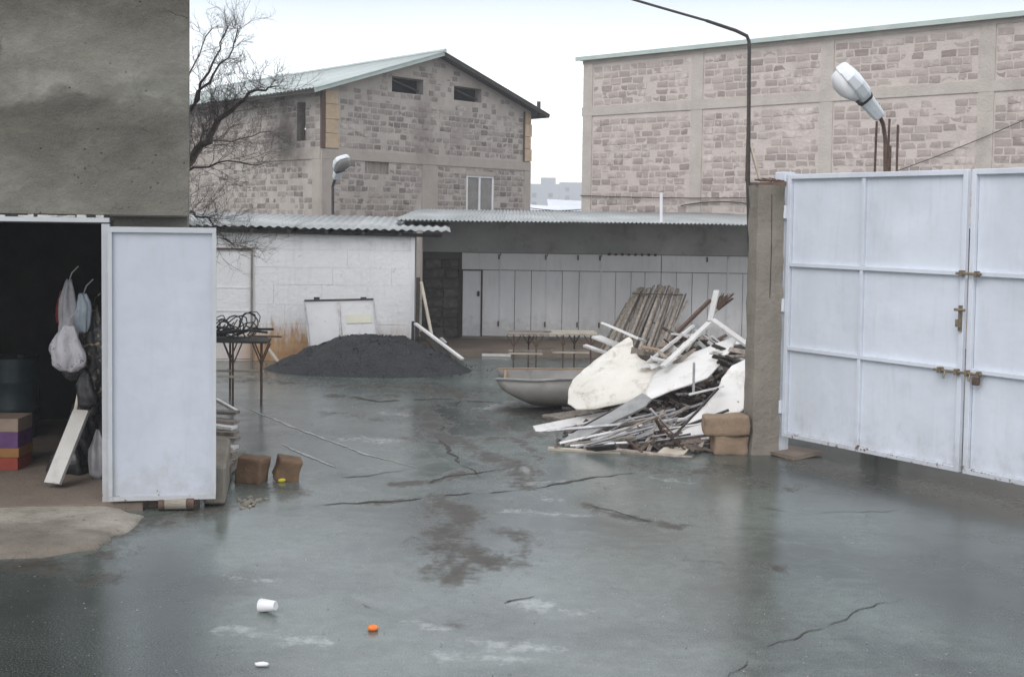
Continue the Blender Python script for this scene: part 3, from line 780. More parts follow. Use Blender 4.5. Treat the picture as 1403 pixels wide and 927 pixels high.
# plaster skirt between the wall foot of the stucco and the lintel, and its ragged foam edge
mb = MB(); mb.box(0.6, s_hinge + .03, -0.07, .03, h_lint + .012, h_lint + .05); mb.build('lintel_beam', M['door_frame'], garage)
mb = MB(); mb.box(s_hinge - .035, s_hinge + .03, -.06, .03, 0.07, h_lint); mb.build('door_jamb', M['door_frame'], garage)
mb = MB()
for i in range(60):
    s = 0.7 + i * (s_hinge - .7) / 60; 
    if random.random() < .6: mb.box(s, s + random.uniform(.03, .09), -.06, -.02, h_lint + .052, h_lint + .052 + random.uniform(.004, .022), .003)
mb.build('foam_edge', M['plank_dull'], garage)
mb = MB(); mb.box(s_hinge + .04, 6.0, -.10, .03, h_lint + .064, h_lint + .075); mb.build('drip_sheet', M['darksteel'], garage)
# the door leaf, folded back along the front
s_end = gf.sh(297, 500)[0]
h_t, h_b = gf.sh(220, 311)[1], gf.sh(220, 679)[1]
door = MB().box(s_hinge + .035, s_end, -.135, -.125, h_b + .02, h_t - .02).build('door', M['door'], garage)
for nm, bx in (('door_rail', (s_hinge + .033, s_end + .002, h_t - .045, h_t)), ('door_rail', (s_hinge + .033, s_end + .002, h_b, h_b + .035)),
               ('door_stile', (s_hinge + .03, s_hinge + .062, h_b + .037, h_t - .047)), ('door_stile', (s_end - .03, s_end + .004, h_b + .037, h_t - .047))):
    MB().box(bx[0], bx[1], -.165, -.136, bx[2], bx[3]).build(nm, M['door_frame'], door)
for hz_ in (.5, 1.1, 2.0):
    MB().tube([(s_hinge + .032, -.11, hz_), (s_hinge + .032, -.11, hz_ + .12)], .018, 8).build('hinge', M['door_frame'], door)
# footing stones under the door end
mb = MB()
mb.box(s_end - .12, s_end + .07, -.02, 1.3, 0, .36, .02)
mb.build('plinth', M['conc'], garage, bevel=.02)
mb = MB().box(s_hinge + .05, s_end - .14, .0, .028, 0, h_b + .2, .0); mb.build('plinth_face', M['floor'], garage)

# concrete apron in front of the bay
def apron():
    out_ = [(-60, 694), (60, 691), (120, 690), (160, 695), (186, 706), (193, 716), (180, 728), (150, 742), (118, 754), (60, 763), (-60, 767), (-300, 765), (-300, 700)]
    P = [gr(*p) for p in out_]
    c = sum(P, Vector()) / len(P)
    mb = MB(); n = len(P)
    fine = []
    for i in range(n):
        for k in range(4):
            p = P[i].lerp(P[(i + 1) % n], k / 4)
            fine.append(p + Vector((mnoise.noise(p * 3), mnoise.noise(p * 3 + Vector((7, 0, 0))), 0)) * .09 + Vector((mnoise.noise(p * 11), mnoise.noise(p * 11 + Vector((3, 0, 0))), 0)) * .04)
    rings = []
    for q, (sc, z) in enumerate(((1.0, -0.02), (.985, .012), (.95, .028), (.8, .048), (.5, .056), (.15, .056))):
        rings.append([c + (p - c) * sc + Vector((0, 0, z + (.012 * mnoise.noise(p * sc * 2.5) if q > 1 else 0) - c.z)) for p in fine])
    mb.loft(rings)
    o = mb.build('apron', M['apron'], None, smooth=True); o['kind'] = 'structure'
apron()

# ------------------------------------------------------------------ white shed and its roof
ZA = 21.2
shA = at(250, 400, ZA); shB = at(565, 400, ZA + .3)
sf = Fac((shA.x - .8, ZA), (shB.x, shB.y))
shed = thing('white_shed', 'low whitewashed block shed with a corrugated roof behind the gravel heap', 'shed', sf.o, sf.rz)
SL = sf.L; SD = 3.5
dx0, dh0 = sf.sh(297, 497); dx1, dh1 = sf.sh(346, 340)
dx0 -= .35
mb = MB()
wall_cells(mb, 0, SL, 0, 2.22, [(dx0, dx1, .02, dh1)], 0.02, .2)
mb.box(SL - .18, SL, .2, SD, 0, 2.25); mb.box(0, .18, .2, SD, 0, 2.25); mb.box(0, SL, SD, SD + .18, 0, 2.4)
mb.build('wall', M['shed'], shed)
# whitewashed blocks of the front, joints recessed
hs = [0.0, .33, .64, .98, 1.32, 1.62, 1.93, 2.2]
for r in range(len(hs) - 1):
    s = -random.uniform(0, .5)
    while s < SL:
        w = random.uniform(.62, 1.05); a, b = max(0, s), min(SL - .001, s + w); s += w
        spans = [(a, b)]
        if hs[r] < dh1: 
            spans = []
            if a < dx0 - .06: spans.append((a, min(b, dx0 - .05)))
            if b > dx1 + .06: spans.append((max(a, dx1 + .05), b))
        for a, b in spans:
            if b - a < .05: continue
            y = random.uniform(-.002, .0015); g = .0016
            MB().box(a + g, b - g, y, .05, hs[r] + g, hs[r + 1] - g, .0015).build('block', M['shed'], shed)
d = MB().box(dx0 + .03, dx1 - .03, .03, .06, .03, dh1 - .03).build('door', M['shed'], shed)
for a in ((dx0, dx0 + .028, .02, dh1), (dx1 - .028, dx1 + .004, .02, dh1 + .004), (dx0 + .029, dx1 - .03, dh1 - .025, dh1 + .002)):
    MB().box(a[0], a[1], -.012, .07, a[2], a[3]).build('door_frame', M['rust'] if a[3] - a[2] < .1 else M['wood_grey'], shed)
for hh in (.35, .85, 1.25):
    MB().box(dx0 + .1, dx1 - .05, .022, .029, hh, hh + .02).build('door_batten', M['shed'], d)
# steel corner post and boarded right side
MB().box(SL - .03, SL + .035, -.03, .06, 0, 2.2).build('corner_post', M['porch'], shed)
for k in range(5):
    MB().box(SL + .004, SL + .02, .1 + k * .64, .72 + k * .64, 0.02, 2.22).build('side_board', M['porch'], shed)
# roof sheets
h_e0 = sf.sh(300, 309)[1]; h_e1 = sf.sh(565, 317)[1]
sx = (h_e1 - h_e0) / (SL)
x = -.3
while x < SL + .55:
    x2 = min(x + 1.0, SL + .62)
    corrugated(MB(), x, x2 + .03, -.22, SD + .3, h_e0 + .02 + sx * 0 + random.uniform(-.006, .006), h_e0 + .24, .15, .015, 6, .004, sx, .03).build('roof_sheet', M['galv'], shed, smooth=True)
    x += 1.0
for k in range(8):
    xx = .1 + k * SL / 7.5
    MB().bar((xx, -.25, h_e0 + sx * xx - .055), (xx, SD + .1, h_e0 + .14 + sx * xx), .05, .06).build('rafter', M['dark'], shed)
MB().bar((-.2, -.06, h_e0 - .06), (SL + .5, -.06, h_e0 - .06 + sx * (SL + .7)), .05, .06).build('purlin', M['dark'], shed)

# ------------------------------------------------------------------ porch with the pale panel wall
ZP = 24.9; ZE = 22.5
px0 = at(578, 400, ZP).x
pf = Fac((px0, ZP), (px0 + 12, ZP))
porch = thing('porch_building', 'long low storage building of pale grey upright panels under a deep corrugated porch roof', 'building', pf.o, pf.rz)
PL = 12.5; FH = .1
mb = MB(); mb.box(-.05, PL, -(ZP - ZE), 3.2, -.05, FH, 0); mb.build('porch_floor', M['floor'], porch)
mb = MB(); mb.box(.75, PL, -(ZP - ZE) + 1.0, -.02, FH, FH + .03); 
sA = pf.sh(632, 400)[0]; hpan = pf.sh(760, 348)[1]; htr = pf.sh(760, 371)[1]
mb = MB(); mb.box(0, PL, .08, .25, 0, 2.55); mb.box(0, .2, .25, 3.2, 0, 2.55); mb.box(PL - .2, PL, .25, 3.2, 0, 2.6); mb.box(0, PL, 3.2, 3.4, 0, 2.65)
mb.build('wall', M['mort_d'], porch)
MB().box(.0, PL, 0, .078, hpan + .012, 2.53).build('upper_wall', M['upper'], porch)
# dark block wall at the left
specs = []
for c in courses(0.02, sA - .04, FH, hpan + .0, [], .2, (.3, .42), .02, 0.0):
    specs.append(((c[0], .03, c[1]), 0, c[2], c[3], .03 + c[4]))
lay_blocks(porch, specs, M['block_d'], M['block_d'])
seams = [660.5, 685, 705, 727.6, 749, 770, 793, 823, 843, 864, 883, 905, 926, 947.6, 969.5, 996]
ss = [pf.sh(p, 420)[0] for p in seams]
while ss[-1] < PL - .4: ss.append(ss[-1] + random.choice((.3, .31, .32)))
for i in range(len(ss) - 1):
    y = random.uniform(.0, .014)
    MB().box(ss[i] + .006, ss[i + 1] - .006, y, .07, FH + .05, htr - .008).build('panel', M['porch'], porch)
tr = [sA] + [ss[i] for i in (1, 4, 7, 11, 15)] + [ss[-1]]
for i in range(len(tr) - 1):
    MB().box(tr[i] + .008, tr[i + 1] - .008, .005, .07, htr + .006, hpan).build('transom_panel', M['porch'], porch)
for i in (1, 4, 7, 15):
    MB().box(ss[i] - .012, ss[i] + .012, -.014, .0, FH + .05, hpan - .05).build('cover_strip', M['porch'], porch)
hd = pf.sh(645, 371)[1]
MB().box(sA + .03, ss[0] - .03, .01, .05, FH + .04, hd).build('door', M['porch'], porch)
for a in ((sA, sA + .026, FH + .04, hd + .03), (ss[0] - .026, ss[0], FH + .04, hd + .03), (sA + .028, ss[0] - .028, hd + .003, hd + .03)):
    MB().box(a[0], a[1], -.012, .06, a[2], a[3]).build('door_frame', M['rust'], porch)
MB().box(ss[0] - .1, ss[0] - .055, -.02, .008, .95, 1.05).build('door_handle', M['darksteel'], porch)
for i in (1, 4, 6, 7, 14):
    for hh in (.35, 1.7):
        if i < len(ss): MB().box(ss[i] - .045, ss[i] - .018, -.022, -.001, hh, hh + .1).build('hinge', M['rust'], porch)
for p in range(793 + 40, 905, 9):
    s = pf.sh(p, 348)[0]; MB().box(s, s + .05, -.03, -.002, hpan - .01, hpan + .03, .006).build('hook', M['rust'], porch)
MB().box(sA, PL, -.05, .0, FH, FH + .045).build('sill', M['conc'], porch)
# roof
he = pf.sh(800, 304.5)[1]
he = at(800, 304.5, ZE).z
x = -.35
while x < PL:
    corrugated(MB(), x, x + 1.03, -(ZP - ZE), 3.5, he + random.uniform(-.005, .005), he + .24, .076, .013, 6, .004, 0.0, .015).build('roof_sheet', M['galv'], porch, smooth=True)
    x += 1.0
MB().box(-.3, PL, -(ZP - ZE) + .8, -(ZP - ZE) + .86, he - .03, he + .03).build('purlin', M['soffit'], porch)
for k in range(11):
    xx = .4 + k * 1.2
    MB().bar((xx, -(ZP - ZE) + .88, he - .01), (xx, .0, he + .03), .06, .06).build('rafter', M['soffit'], porch)
MB().quadbox([(-.3, -(ZP - ZE) + .17, he - .028), (PL, -(ZP - ZE) + .17, he - .028), (PL, .0, he + .06), (-.3, .0, he + .06),
              (-.3, -(ZP - ZE) + .17, he - .020), (PL, -(ZP - ZE) + .17, he - .020), (PL, .0, he + .068), (-.3, .0, he + .068)]).build('soffit', M['soffit'], porch)
pp = at(906, 305, 22.7)
tag(MB().tube([(pp.x, pp.y, he + .015), (pp.x - .01, pp.y, at(905, 264, 22.7).z)], .028, 8).build('vent_pipe', M['white']), 'short white vent pipe standing on the porch roof edge', 'pipe')

# ------------------------------------------------------------------ big block building on the right
RA = at(797, 250, 31.0); RB = at(1403, 200, 23.5)
rf = Fac((RA.x, RA.y), (RB.x, RB.y))
RL = rf.L + 3.0
rb = thing('block_building', 'large pink-grey block building with concrete frame and flat green edged roof behind the gate', 'building', rf.o, rf.rz)
htop = (rf.sh(800, 82)[1] + rf.sh(1400, 24)[1]) / 2
RH0 = 1.9
mb = MB(); wall_cells(mb, 0, RL, 0, htop, [], .0, .3)
mb.box(0, .3, .3, 9, 0, htop); mb.box(RL - .3, RL, .3, 9, 0, htop); mb.box(0, RL, 9, 9.3, 0, htop)
mb.build('wall', M['mort_r'], rb)
cols_px = [(799, 811), (946, 962), (1122, 1140), (1338, 1360)]
colr = []
for a, b in cols_px:
    s0_, s1_ = rf.sh(a, 200)[0], rf.sh(b, 200)[0]
    colr.append((max(0, s0_), s1_))
colr.append((colr[-1][1] + 2.6, colr[-1][1] + 2.9))
hb = (rf.sh(880, 148)[1] + rf.sh(1250, 125)[1]) / 2
skip = [(a, b, 0, htop) for a, b in colr] + [(0, RL, hb - .11, hb + .11), (0, RL, htop - .1, htop)]
for a, b in colr:
    for h0_, h1_ in ((0, hb - .111), (hb + .111, htop - .101)):
        MB().box(a + .004 - (.012 if a < .05 else 0), b, -.022, .05, h0_, h1_).build('pilaster', M['frame_r'], rb)
mb = MB(); mb.box(-.012, RL, -.028, .05, hb - .11, hb + .11); mb.build('ring_beam', M['frame_r'], rb)
mb = MB(); mb.box(-.012, RL, -.02, .05, htop - .1, htop); mb.build('ring_beam', M['frame_r'], rb)
specs = []
def rdrop(s, h): return .06 + .25 * max(0, mnoise.noise(Vector((s * .5, h * .9, 2))))
for c in courses(0.02, RL, RH0, htop - .1, skip, .162, (.18, .36), .021, rdrop):
    specs.append(((c[0], -.004 - c[4], c[1]), 0, c[2], c[3], c[4] + .01))
lay_blocks(rb, specs, M['block_r'], M['block_rj'])
MB().box(-.12, RL + .1, -.14, 9.4, htop + .001, htop + .05).build('roof', M['green_roof'], rb)
MB().box(-.13, RL + .1, -.17, -.142, htop - .02, htop + .075).build('roof_trim', M['trim'], rb)
# cables slung along the wall
def sag(a, b, drop, n=14): return [a.lerp(b, i / n) - Vector((0, 0, drop * 4 * (i / n) * (1 - i / n))) for i in range(n + 1)]
def on_wall(px, py, out=.06):
    s, h = rf.sh(px, py); return Vector((s, -out, h))
MB().tube(sag(on_wall(797, 268), on_wall(1300, 262), .1), .012, 5).build('cable', M['darksteel'], rb)
MB().tube(sag(on_wall(935, 282), on_wall(1025, 279), -.06) , .014, 5).build('cable', M['darksteel'], rb)
MB().tube(sag(on_wall(1215, 240), on_wall(1420, 158), .04), .009, 5).build('cable', M['darksteel'], rb)

# ------------------------------------------------------------------ gabled block house
hf = Fac((HA.x, HA.y), (HB.x, HB.y)); HL = hf.L
house = thing('gabled_house', 'two storey grey block house with a low gable and pale green metal roof', 'house', hf.o, hf.rz)
inw = _n
hsid = Fac((HA.x, HA.y), (HA.x + inw.x * 14, HA.y + inw.y * 14))
HD = 14.0
hev = (hf.sh(442, 121)[1] + hf.sh(726, 152)[1]) / 2
hap = hf.sh(607, 78)[1]
def gtop(s): return hev + (hap - hev) * (1 - abs(s - HL / 2) / (HL / 2))
def rect(f, x0, y0, x1, y1):
    a = f.sh(x0, (y0 + y1) / 2)[0]; b = f.sh(x1, (y0 + y1) / 2)[0]; t = f.sh((x0 + x1) / 2, y0)[1]; u = f.sh((x0 + x1) / 2, y1)[1]
    return (a, b, u, t)
w1 = rect(hf, 537, 107, 580, 128); w2 = rect(hf, 622, 120, 660, 139)
wb = rect(hf, 500, 218, 533, 238); wd = rect(hf, 639, 241, 676, 297)
slit_s = sorted((hsid.sh(407, 165)[0], hsid.sh(419, 165)[0])); slit = (slit_s[0], slit_s[1], hsid.sh(413, 193)[1], hsid.sh(413, 128)[1] - .25)
mb = MB(); wall_cells(mb, 0, HL, 0, hap, [w1, w2, wb, wd], 0, .35)
bm = bmesh.new()
for v in mb.v: bm.verts.new(v)
bm.verts.ensure_lookup_table()
for f_ in mb.f: bm.faces.new([bm.verts[i] for i in f_])
for sgn in (-1, 1):
    nrm = Vector((sgn * (hap - hev) / (HL / 2), 0, 1)).normalized()
    bmesh.ops.bisect_plane(bm, geom=bm.verts[:] + bm.edges[:] + bm.faces[:], plane_co=(HL / 2, 0, hap), plane_no=nrm, clear_outer=True)
me = bpy.data.meshes.new('front_wall'); bm.to_mesh(me); bm.free(); me.materials.append(M['mort_g'])
o = bpy.data.objects.new('front_wall', me); COL.objects.link(o); o.parent = house
# side wall (local x = 0, seen from the left), back and far side
mb = MB(); wall_cells(mb, .36, HD, 0, hev, [slit], 0, .3)
mb.v = [Vector((v.y, v.x, v.z)) for v in mb.v]
mb.build('side_wall', M['mort_g'], house)
mb = MB(); mb.box(HL - .3, HL, .36, HD, 0, hev); mb.box(.31, HL - .31, HD - .3, HD, 0, hev); mb.build('back_wall', M['mort_g'], house)
hbm = (hf.sh(500, 208)[1] + hf.sh(700, 231)[1]) / 2
zb_ = hbm
MB().box(-.02, HL + .01, -.03, .05, zb_ - .15, zb_ + .13).build('ring_beam', M['frame_g'], house)
mb = MB(); mb.box(-.03, .05, .06, HD, zb_ - .15, zb_ + .13); mb.build('ring_beam', M['frame_g'], house)
cw0 = hf.sh(456, 260)[0]
MB().box(-.022, cw0, -.024, .05, 0, zb_ - .152).build('pilaster', M['frame_g'], house)
MB().box(-.024, .05, .06, .5, 0, zb_ - .152).build('pilaster', M['frame_g'], house)
cm0, cm1 = hf.sh(578, 260)[0], hf.sh(599, 260)[0]
MB().box(cm0, cm1, -.02, .05, 0, zb_ - .152).build('pilaster', M['frame_g'], house)
MB().box(HL - .3, HL + .02, -.02, .05, 0, zb_ - .152).build('pilaster', M['frame_g'], house)
skip = [(0, HL, zb_ - .15, zb_ + .13), (-.1, cw0, 0, zb_), (cm0, cm1, 0, zb_), (HL - .3, HL + .1, 0, zb_), w1, w2, wb, wd, (-.1, .62, zb_, hev + 1), (HL - .35, HL + .1, zb_, hev + 1)]
def hdrop(s, h): 
    return (.5 if h > 5.85 else .08) + .25 * max(0, mnoise.noise(Vector((s * .6, h, 9))))
specs = []
for c in courses(.02, HL, 2.0, hap, skip, .176, (.20, .34), .024, hdrop, gtop):
    specs.append(((c[0], -.004 - c[4], c[1]), 0, c[2], c[3], c[4] + .01))
sskip = [(0, HD, zb_ - .15, zb_ + .13), (-.1, .5, 0, zb_), slit, (slit[0] - .2, slit[1] + .1, hev - .3, hev)]
for c in courses(.06, HD - .2, 2.0, hev, sskip, .176, (.20, .34), .024, lambda s, h: .3 + .3 * max(0, mnoise.noise(Vector((s * .4, h, 4))))):
    specs.append(((-.004 - c[4], c[0], c[1]), -math.pi / 2, c[2], c[3], c[4] + .01))
lay_blocks(house, specs, M['block_g'], M['block_gj'])
# yellow quoins on both upper corners with a rusty edge
for x0_, x1_, sign in ((0.10, .60, 0), (HL - .32, HL + .03, 1)):
    zq = zb_ + .16
    k = 0
    while zq < hev - .1:
        hq = .42 if k % 2 == 0 else .40
        z2 = min(zq + hq, hev - .04)
        MB().box(x0_, x1_ - (.05 if k % 2 else 0), -.045, .03, zq, z2 - .018, .004).build('quoin', M['yellow_brick'], house)
        zq += hq; k += 1
MB().box(-.05, .085, -.055, .04, zb_ + .14, hev - .03).build('corner_angle', M['rust'], house)
MB().box(HL - .38, HL - .33, -.05, .02, zb_ + .14, hev - .03).build('corner_angle', M['rust'], house)
MB().box(.04, .09, .14, slit[0] - .02, zb_ + .14, hev - .3).build('side_infill', M['mort_g'], house)
# openings: each with frame and pane
for k, w in enumerate((w1, w2)):
    fr = MB().box(w[0] - .03, w[1] + .03, -.02, .03, w[3], w[3] + .07).build('lintel', M['frame_g'], house)
    MB().bar((w[0] + .02, .2, w[3] - .05), (w[1] - .03, .22, w[2] + .12), .05, .05).build('brace', M['dark'], house)
MB().box(wb[0] + .01, wb[1] - .01, .06, .1, wb[2] + .01, wb[3] - .01).build('boarded_opening', M['wood_grey'], house)
win = MB()
for a in ((wd[0], wd[0] + .06, wd[2], wd[3]), (wd[1] - .06, wd[1], wd[2], wd[3]), (wd[0] + .062, wd[1] - .062, wd[3] - .06, wd[3]), (wd[0] + .062, wd[1] - .062, wd[2], wd[2] + .05)):
    win.box(a[0], a[1], .0, .06, a[2], a[3])
mid = wd[0] + (wd[1] - wd[0]) * .48
win.box(mid - .035, mid + .035, -.01, .06, wd[2] + .052, wd[3] - .062)
wo = win.build('window', M['white'], house)
MB().box(wd[0] + .065, mid - .04, .03, .04, wd[2] + .055, wd[3] - .065).build('pane', M['glass'], wo)
MB().box(mid + .04, wd[1] - .065, .03, .04, wd[2] + .055, wd[3] - .065).build('pane', M['glass'], wo)
MB().box(wd[0] - .05, wd[1] + .05, -.03, .02, wd[3] + .005, wd[3] + .14).build('lintel', M['frame_g'], house)
# roof: two slopes of metal sheets with overhang, dark verge boards
OV = .55
def slope(side):
    e0 = -OV if side < 0 else HL + OV
    ze = hev - (hap - hev) / (HL / 2) * OV + .10
    n = 14
    for k in range(n):
        ya = -.45 + k * (HD + .9) / n; yb = ya + (HD + .9) / n + .03
        mb = MB(); corrugated(mb, ya, yb, 0, 1, 0, 0, .2, .018, 6, .006)
        vv = []
        for v in mb.v:
            t = v.y
            vv.append(Vector((e0 + (HL / 2 - e0) * t, v.x, ze + (hap + .10 - ze) * t + v.z)))
        mb.v = vv; mb.build('roof_sheet', M['green_roof'], house, smooth=True)
    MB().bar((e0, -.40, ze - .07), (HL / 2, -.40, hap + .03), .04, .13).build('verge_board', M['trim'] if side < 0 else M['dark'], house)
    MB().bar((e0 + .04 * -side, -.35, ze - .07), (e0 + .04 * -side, HD + .3, ze - .07), .04, .12).build('eaves_board', M['dark'], house)
    mb = MB(); mb.quadbox([(e0, -.37, ze - .06), (HL / 2, -.37, hap + .04), (HL / 2, HD, hap + .04), (e0, HD, ze - .06), (e0, -.37, ze - .04), (HL / 2, -.37, hap + .06), (HL / 2, HD, hap + .06), (e0, HD, ze - .04)]); mb.build('soffit', M['dark'], house)
slope(-1); slope(1)
MB().tube([(HL / 2, -.46, hap + .12), (HL / 2, HD + .46, hap + .12)], .06, 8).build('ridge_cap', M['green_roof'], house)
MB().tube([(HL + .3, -.1, hev - .1), (HL + .3, -.1, hev + .35)], .07, 8).build('vent', M['darksteel'], house)
# the plot is not square: the house runs back along its own skewed side
for ch in list(house.children):
    if abs(ch.rotation_euler.z) > .1:
        ch.location.x += SHEAR * ch.location.y; ch.rotation_euler.z -= math.atan(SHEAR)
    elif ch.scale.x == 1.0:
        for v in ch.data.vertices: v.co.x += SHEAR * v.co.y

# ------------------------------------------------------------------ far roofs and apartment blocks
def far_block(px0, px1, pytop, Y, label, steps=()):
    a, b = at(px0, 300, Y), at(px1, 300, Y); top = at((px0 + px1) / 2, pytop, Y).z
    t = thing('apartment_block', label, 'apartment block', (a.x, Y, 0))
    L = b.x - a.x
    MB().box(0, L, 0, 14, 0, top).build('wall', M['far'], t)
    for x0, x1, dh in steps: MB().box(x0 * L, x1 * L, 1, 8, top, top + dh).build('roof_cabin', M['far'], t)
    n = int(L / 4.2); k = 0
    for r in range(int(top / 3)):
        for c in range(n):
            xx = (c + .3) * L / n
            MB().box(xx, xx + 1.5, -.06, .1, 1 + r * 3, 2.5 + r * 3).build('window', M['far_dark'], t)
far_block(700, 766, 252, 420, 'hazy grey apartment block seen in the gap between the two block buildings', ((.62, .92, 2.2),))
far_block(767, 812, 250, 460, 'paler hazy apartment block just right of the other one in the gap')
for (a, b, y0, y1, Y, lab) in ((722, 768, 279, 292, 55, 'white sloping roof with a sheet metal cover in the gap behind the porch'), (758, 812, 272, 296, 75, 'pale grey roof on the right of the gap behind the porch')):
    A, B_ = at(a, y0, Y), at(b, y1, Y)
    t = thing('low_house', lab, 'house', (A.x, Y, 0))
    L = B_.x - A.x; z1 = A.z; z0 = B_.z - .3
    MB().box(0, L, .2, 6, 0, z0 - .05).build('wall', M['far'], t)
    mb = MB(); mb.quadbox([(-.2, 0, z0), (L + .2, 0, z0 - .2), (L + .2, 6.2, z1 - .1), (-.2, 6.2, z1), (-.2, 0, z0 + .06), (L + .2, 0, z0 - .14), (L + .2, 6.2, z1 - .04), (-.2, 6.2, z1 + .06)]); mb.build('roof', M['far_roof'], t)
# overhead wires in the gap
for k, (y0, y1, Y) in enumerate(((283, 277, 50), (290, 284, 52), (277, 285, 54))):
    tag(MB().tube(sag(at(680, y0, Y), at(860, y1, Y), .25), .018, 4).build('overhead_wire', M['darksteel']), 'thin dark wires slung across the gap between the block buildings', 'wire', 'wires in the gap between the buildings')

# ------------------------------------------------------------------ gate, post and pillar
GL = at(1074, 400, 13.4); GM = at(1327, 400, 11.5)
GL.z = GM.z = 0
gtf = Fac((GL.x, GL.y), (GM.x, GM.y))
W = gtf.L
def gate_leaf(name_label, s0, s1, lock):
    t = thing('gate_leaf', name_label, 'gate', gtf.o + gtf.d * s0, gtf.rz, 'pale blue steel gate leaves')
    w = s1 - s0
    zb0, zt = .20, gtf.sh(1200, 236)[1]
    zs = [zb0, gtf.sh(1200, 491)[1], gtf.sh(1200, 368)[1], zt]
    T = .05
    def bar(x0, x1, z0, z1, nm, y=-.05): MB().box(x0, x1, y, 0, z0, z1).build(nm, M['gate_bar'], t, bevel=.004)
    bar(0, T, zb0, zt, 'frame_stile'); bar(w - T, w, zb0, zt, 'frame_stile')
    bar(T + .001, w - T - .001, zt - T, zt, 'frame_rail', -.052); bar(T + .001, w - T - .001, zb0, zb0 + T, 'frame_rail', -.052)
    xm = w * .455 if lock else w * .5
    for z in zs[1:3]: bar(T + .001, w - T - .001, z - .022, z + .022, 'cross_rail', -.047)
    zz = [zb0 + T, zs[1], zs[2], zt - T]
    for r in range(3):
        a, b = zz[r] + (.0225 if r else .001), zz[r + 1] - (.0225 if r < 2 else .001)
        bar(xm - .02, xm + .02, a, b, 'upright', -.042)
        for x0, x1 in ((T + .004, xm - .021), (xm + .021, w - T - .004)):
            mb = MB(); n = 9; sd0 = random.uniform(0, 50)
            for i in range(n + 1):
                for j in range(n + 1):
                    u, v = i / n, j / n
                    y = -.006 + math.sin(math.pi * u) * math.sin(math.pi * v) * (.006 + .016 * mnoise.noise(Vector((u * 2.2, v * 2.2, sd0))))
                    mb.v.append(Vector((x0 + (x1 - x0) * u, y, a + (b - a) * v)))
            for i in range(n):
                for j in range(n):
                    q = i * (n + 1) + j; mb.f.append([q, q + n + 1, q + n + 2, q + 1])
            o = mb.build('panel', M['gate'], t, smooth=True, fix=False)
            # thin back skin so that the sheet has thickness
            MB().box(x0, x1, .010, .014, a, b).build('panel_back', M['gate'], o)
    return t, w, zs, zt
lf1, w_, zs_, zt_ = gate_leaf('left leaf of the pale blue steel gate, hinged beside the concrete pillar', .06, W - .012, True)
lf2, w2_, _, _ = gate_leaf('right leaf of the pale blue steel gate, cut off by the photo edge', W + .03, W * 2 + .1, False)
# bolts and hasps on the meeting edge
def bolt(parent, x, z, L, tail):
    b = MB().tube([(x - L, -.085, z), (x + L * .9, -.085, z)], .013, 7).build('bolt', M['brass'], parent)
    MB().box(x - L * .7, x - L * .45, -.105, -.052, z - .028, z + .028).build('keeper', M['brass'], b)
    MB().box(x + L * .45, x + L * .65, -.105, -.052, z - .028, z + .028).build('keeper', M['brass'], b)
    if tail: MB().tube([(x - L * .2, -.085, z), (x - L * .2, -.11, z - .07)], .01, 6).build('handle', M['brass'], b)
bolt(lf2, .03, zs_[2], .14, False)
bolt(lf1, w_ - .12, zs_[1] - .02, .16, True)
bolt(lf2, .10, zs_[1] - .02, .11, True)
lk = MB().box(w_ - .038, w_ - .008, -.075, -.052, zs_[1] + .36, zs_[1] + .60).build('lock_case', M['brass'], lf1)
MB().tube([(w_ - .06, -.1, zs_[1] + .56), (w_ + .05, -.1, zs_[1] + .56)], .014, 7).build('latch_bar', M['brass'], lk)
MB().box(w_ - .05, w_ + .0, -.1, -.087, zs_[1] + .40, zs_[1] + .47).build('latch_plate', M['brass'], lk)
MB().box(.10, .17, -.1, -.06, zs_[1] - .12, zs_[1] - .045).build('padlock', M['rust'], lf2, bevel=.008)
# hinge post of the gate
gp = thing('gate_post', 'pale blue steel channel post between the concrete pillar and the gate', 'post', gtf.o - gtf.d * .07, gtf.rz)
mb = MB(); mb.quadbox([(-.055, -.05, 0), (.10, -.05, 0), (.10, .10, 0), (-.055, .10, 0), (-.055, -.05, zt_ + .03), (.10, -.05, zt_ + .03), (.10, .10, zt_ + .03), (-.055, .10, zt_ + .03)]); mb.build('channel', M['gate'], gp, bevel=.006)
MB().box(-.02, .07, -.062, -.052, .0, zt_ + .02).build('cover_flange', M['gate_bar'], gp)
for z in (.45, 1.55, 2.55): MB().tube([(.115, -.06, z), (.115, -.06, z + .14)], .022, 8).build('hinge', M['gate_bar'], gp)
MB().tube([(-.16, -.07, 1.47), (-.02, -.07, 1.47)], .014, 6).build('stay_bar', M['white'], gp)
mb = MB(); mb.box(-.06, .42, -.16, .3, 0, .05, .02); mb.build('base_plate', M['floor'], gp)
# concrete pillar
cp = gr(1042, 619)
pil = thing('concrete_pillar', 'rough square concrete pillar with a rusty cap left of the pale blue gate', 'pillar', cp, R(8))
zt = at(1042, 254, cp.y).z
mb = MB(); rings = []
for k in range(26):
    z = zt * k / 25; wv = .165 + (.012 if k == 0 else 0)
    ring = []
    for (sx_, sy_) in ((-1, -1), (-.4, -1), (.3, -1), (1, -1), (1, -.3), (1, .4), (1, 1), (.3, 1), (-.3, 1), (-1, 1), (-1, .3), (-1, -.4)):
        ch = .9 if abs(sx_) == 1 and abs(sy_) == 1 else 1
        p = Vector((sx_ * wv * ch, sy_ * wv * ch, z))
        d = mnoise.noise(p * 5 + Vector((3, 1, 0))) * .014 + mnoise.noise(p * 17) * .006
        ring.append(p + Vector((sx_, sy_, 0)) * d)
    rings.append(ring)
mb.loft(rings).build('shaft', M['conc'], pil, smooth=False)
MB().tube([(0, -.172, 1.7), (.005, -.172, 2.2), (-.005, -.172, zt - .1)], .004, 4).build('cast_seam', M['dark'], pil)
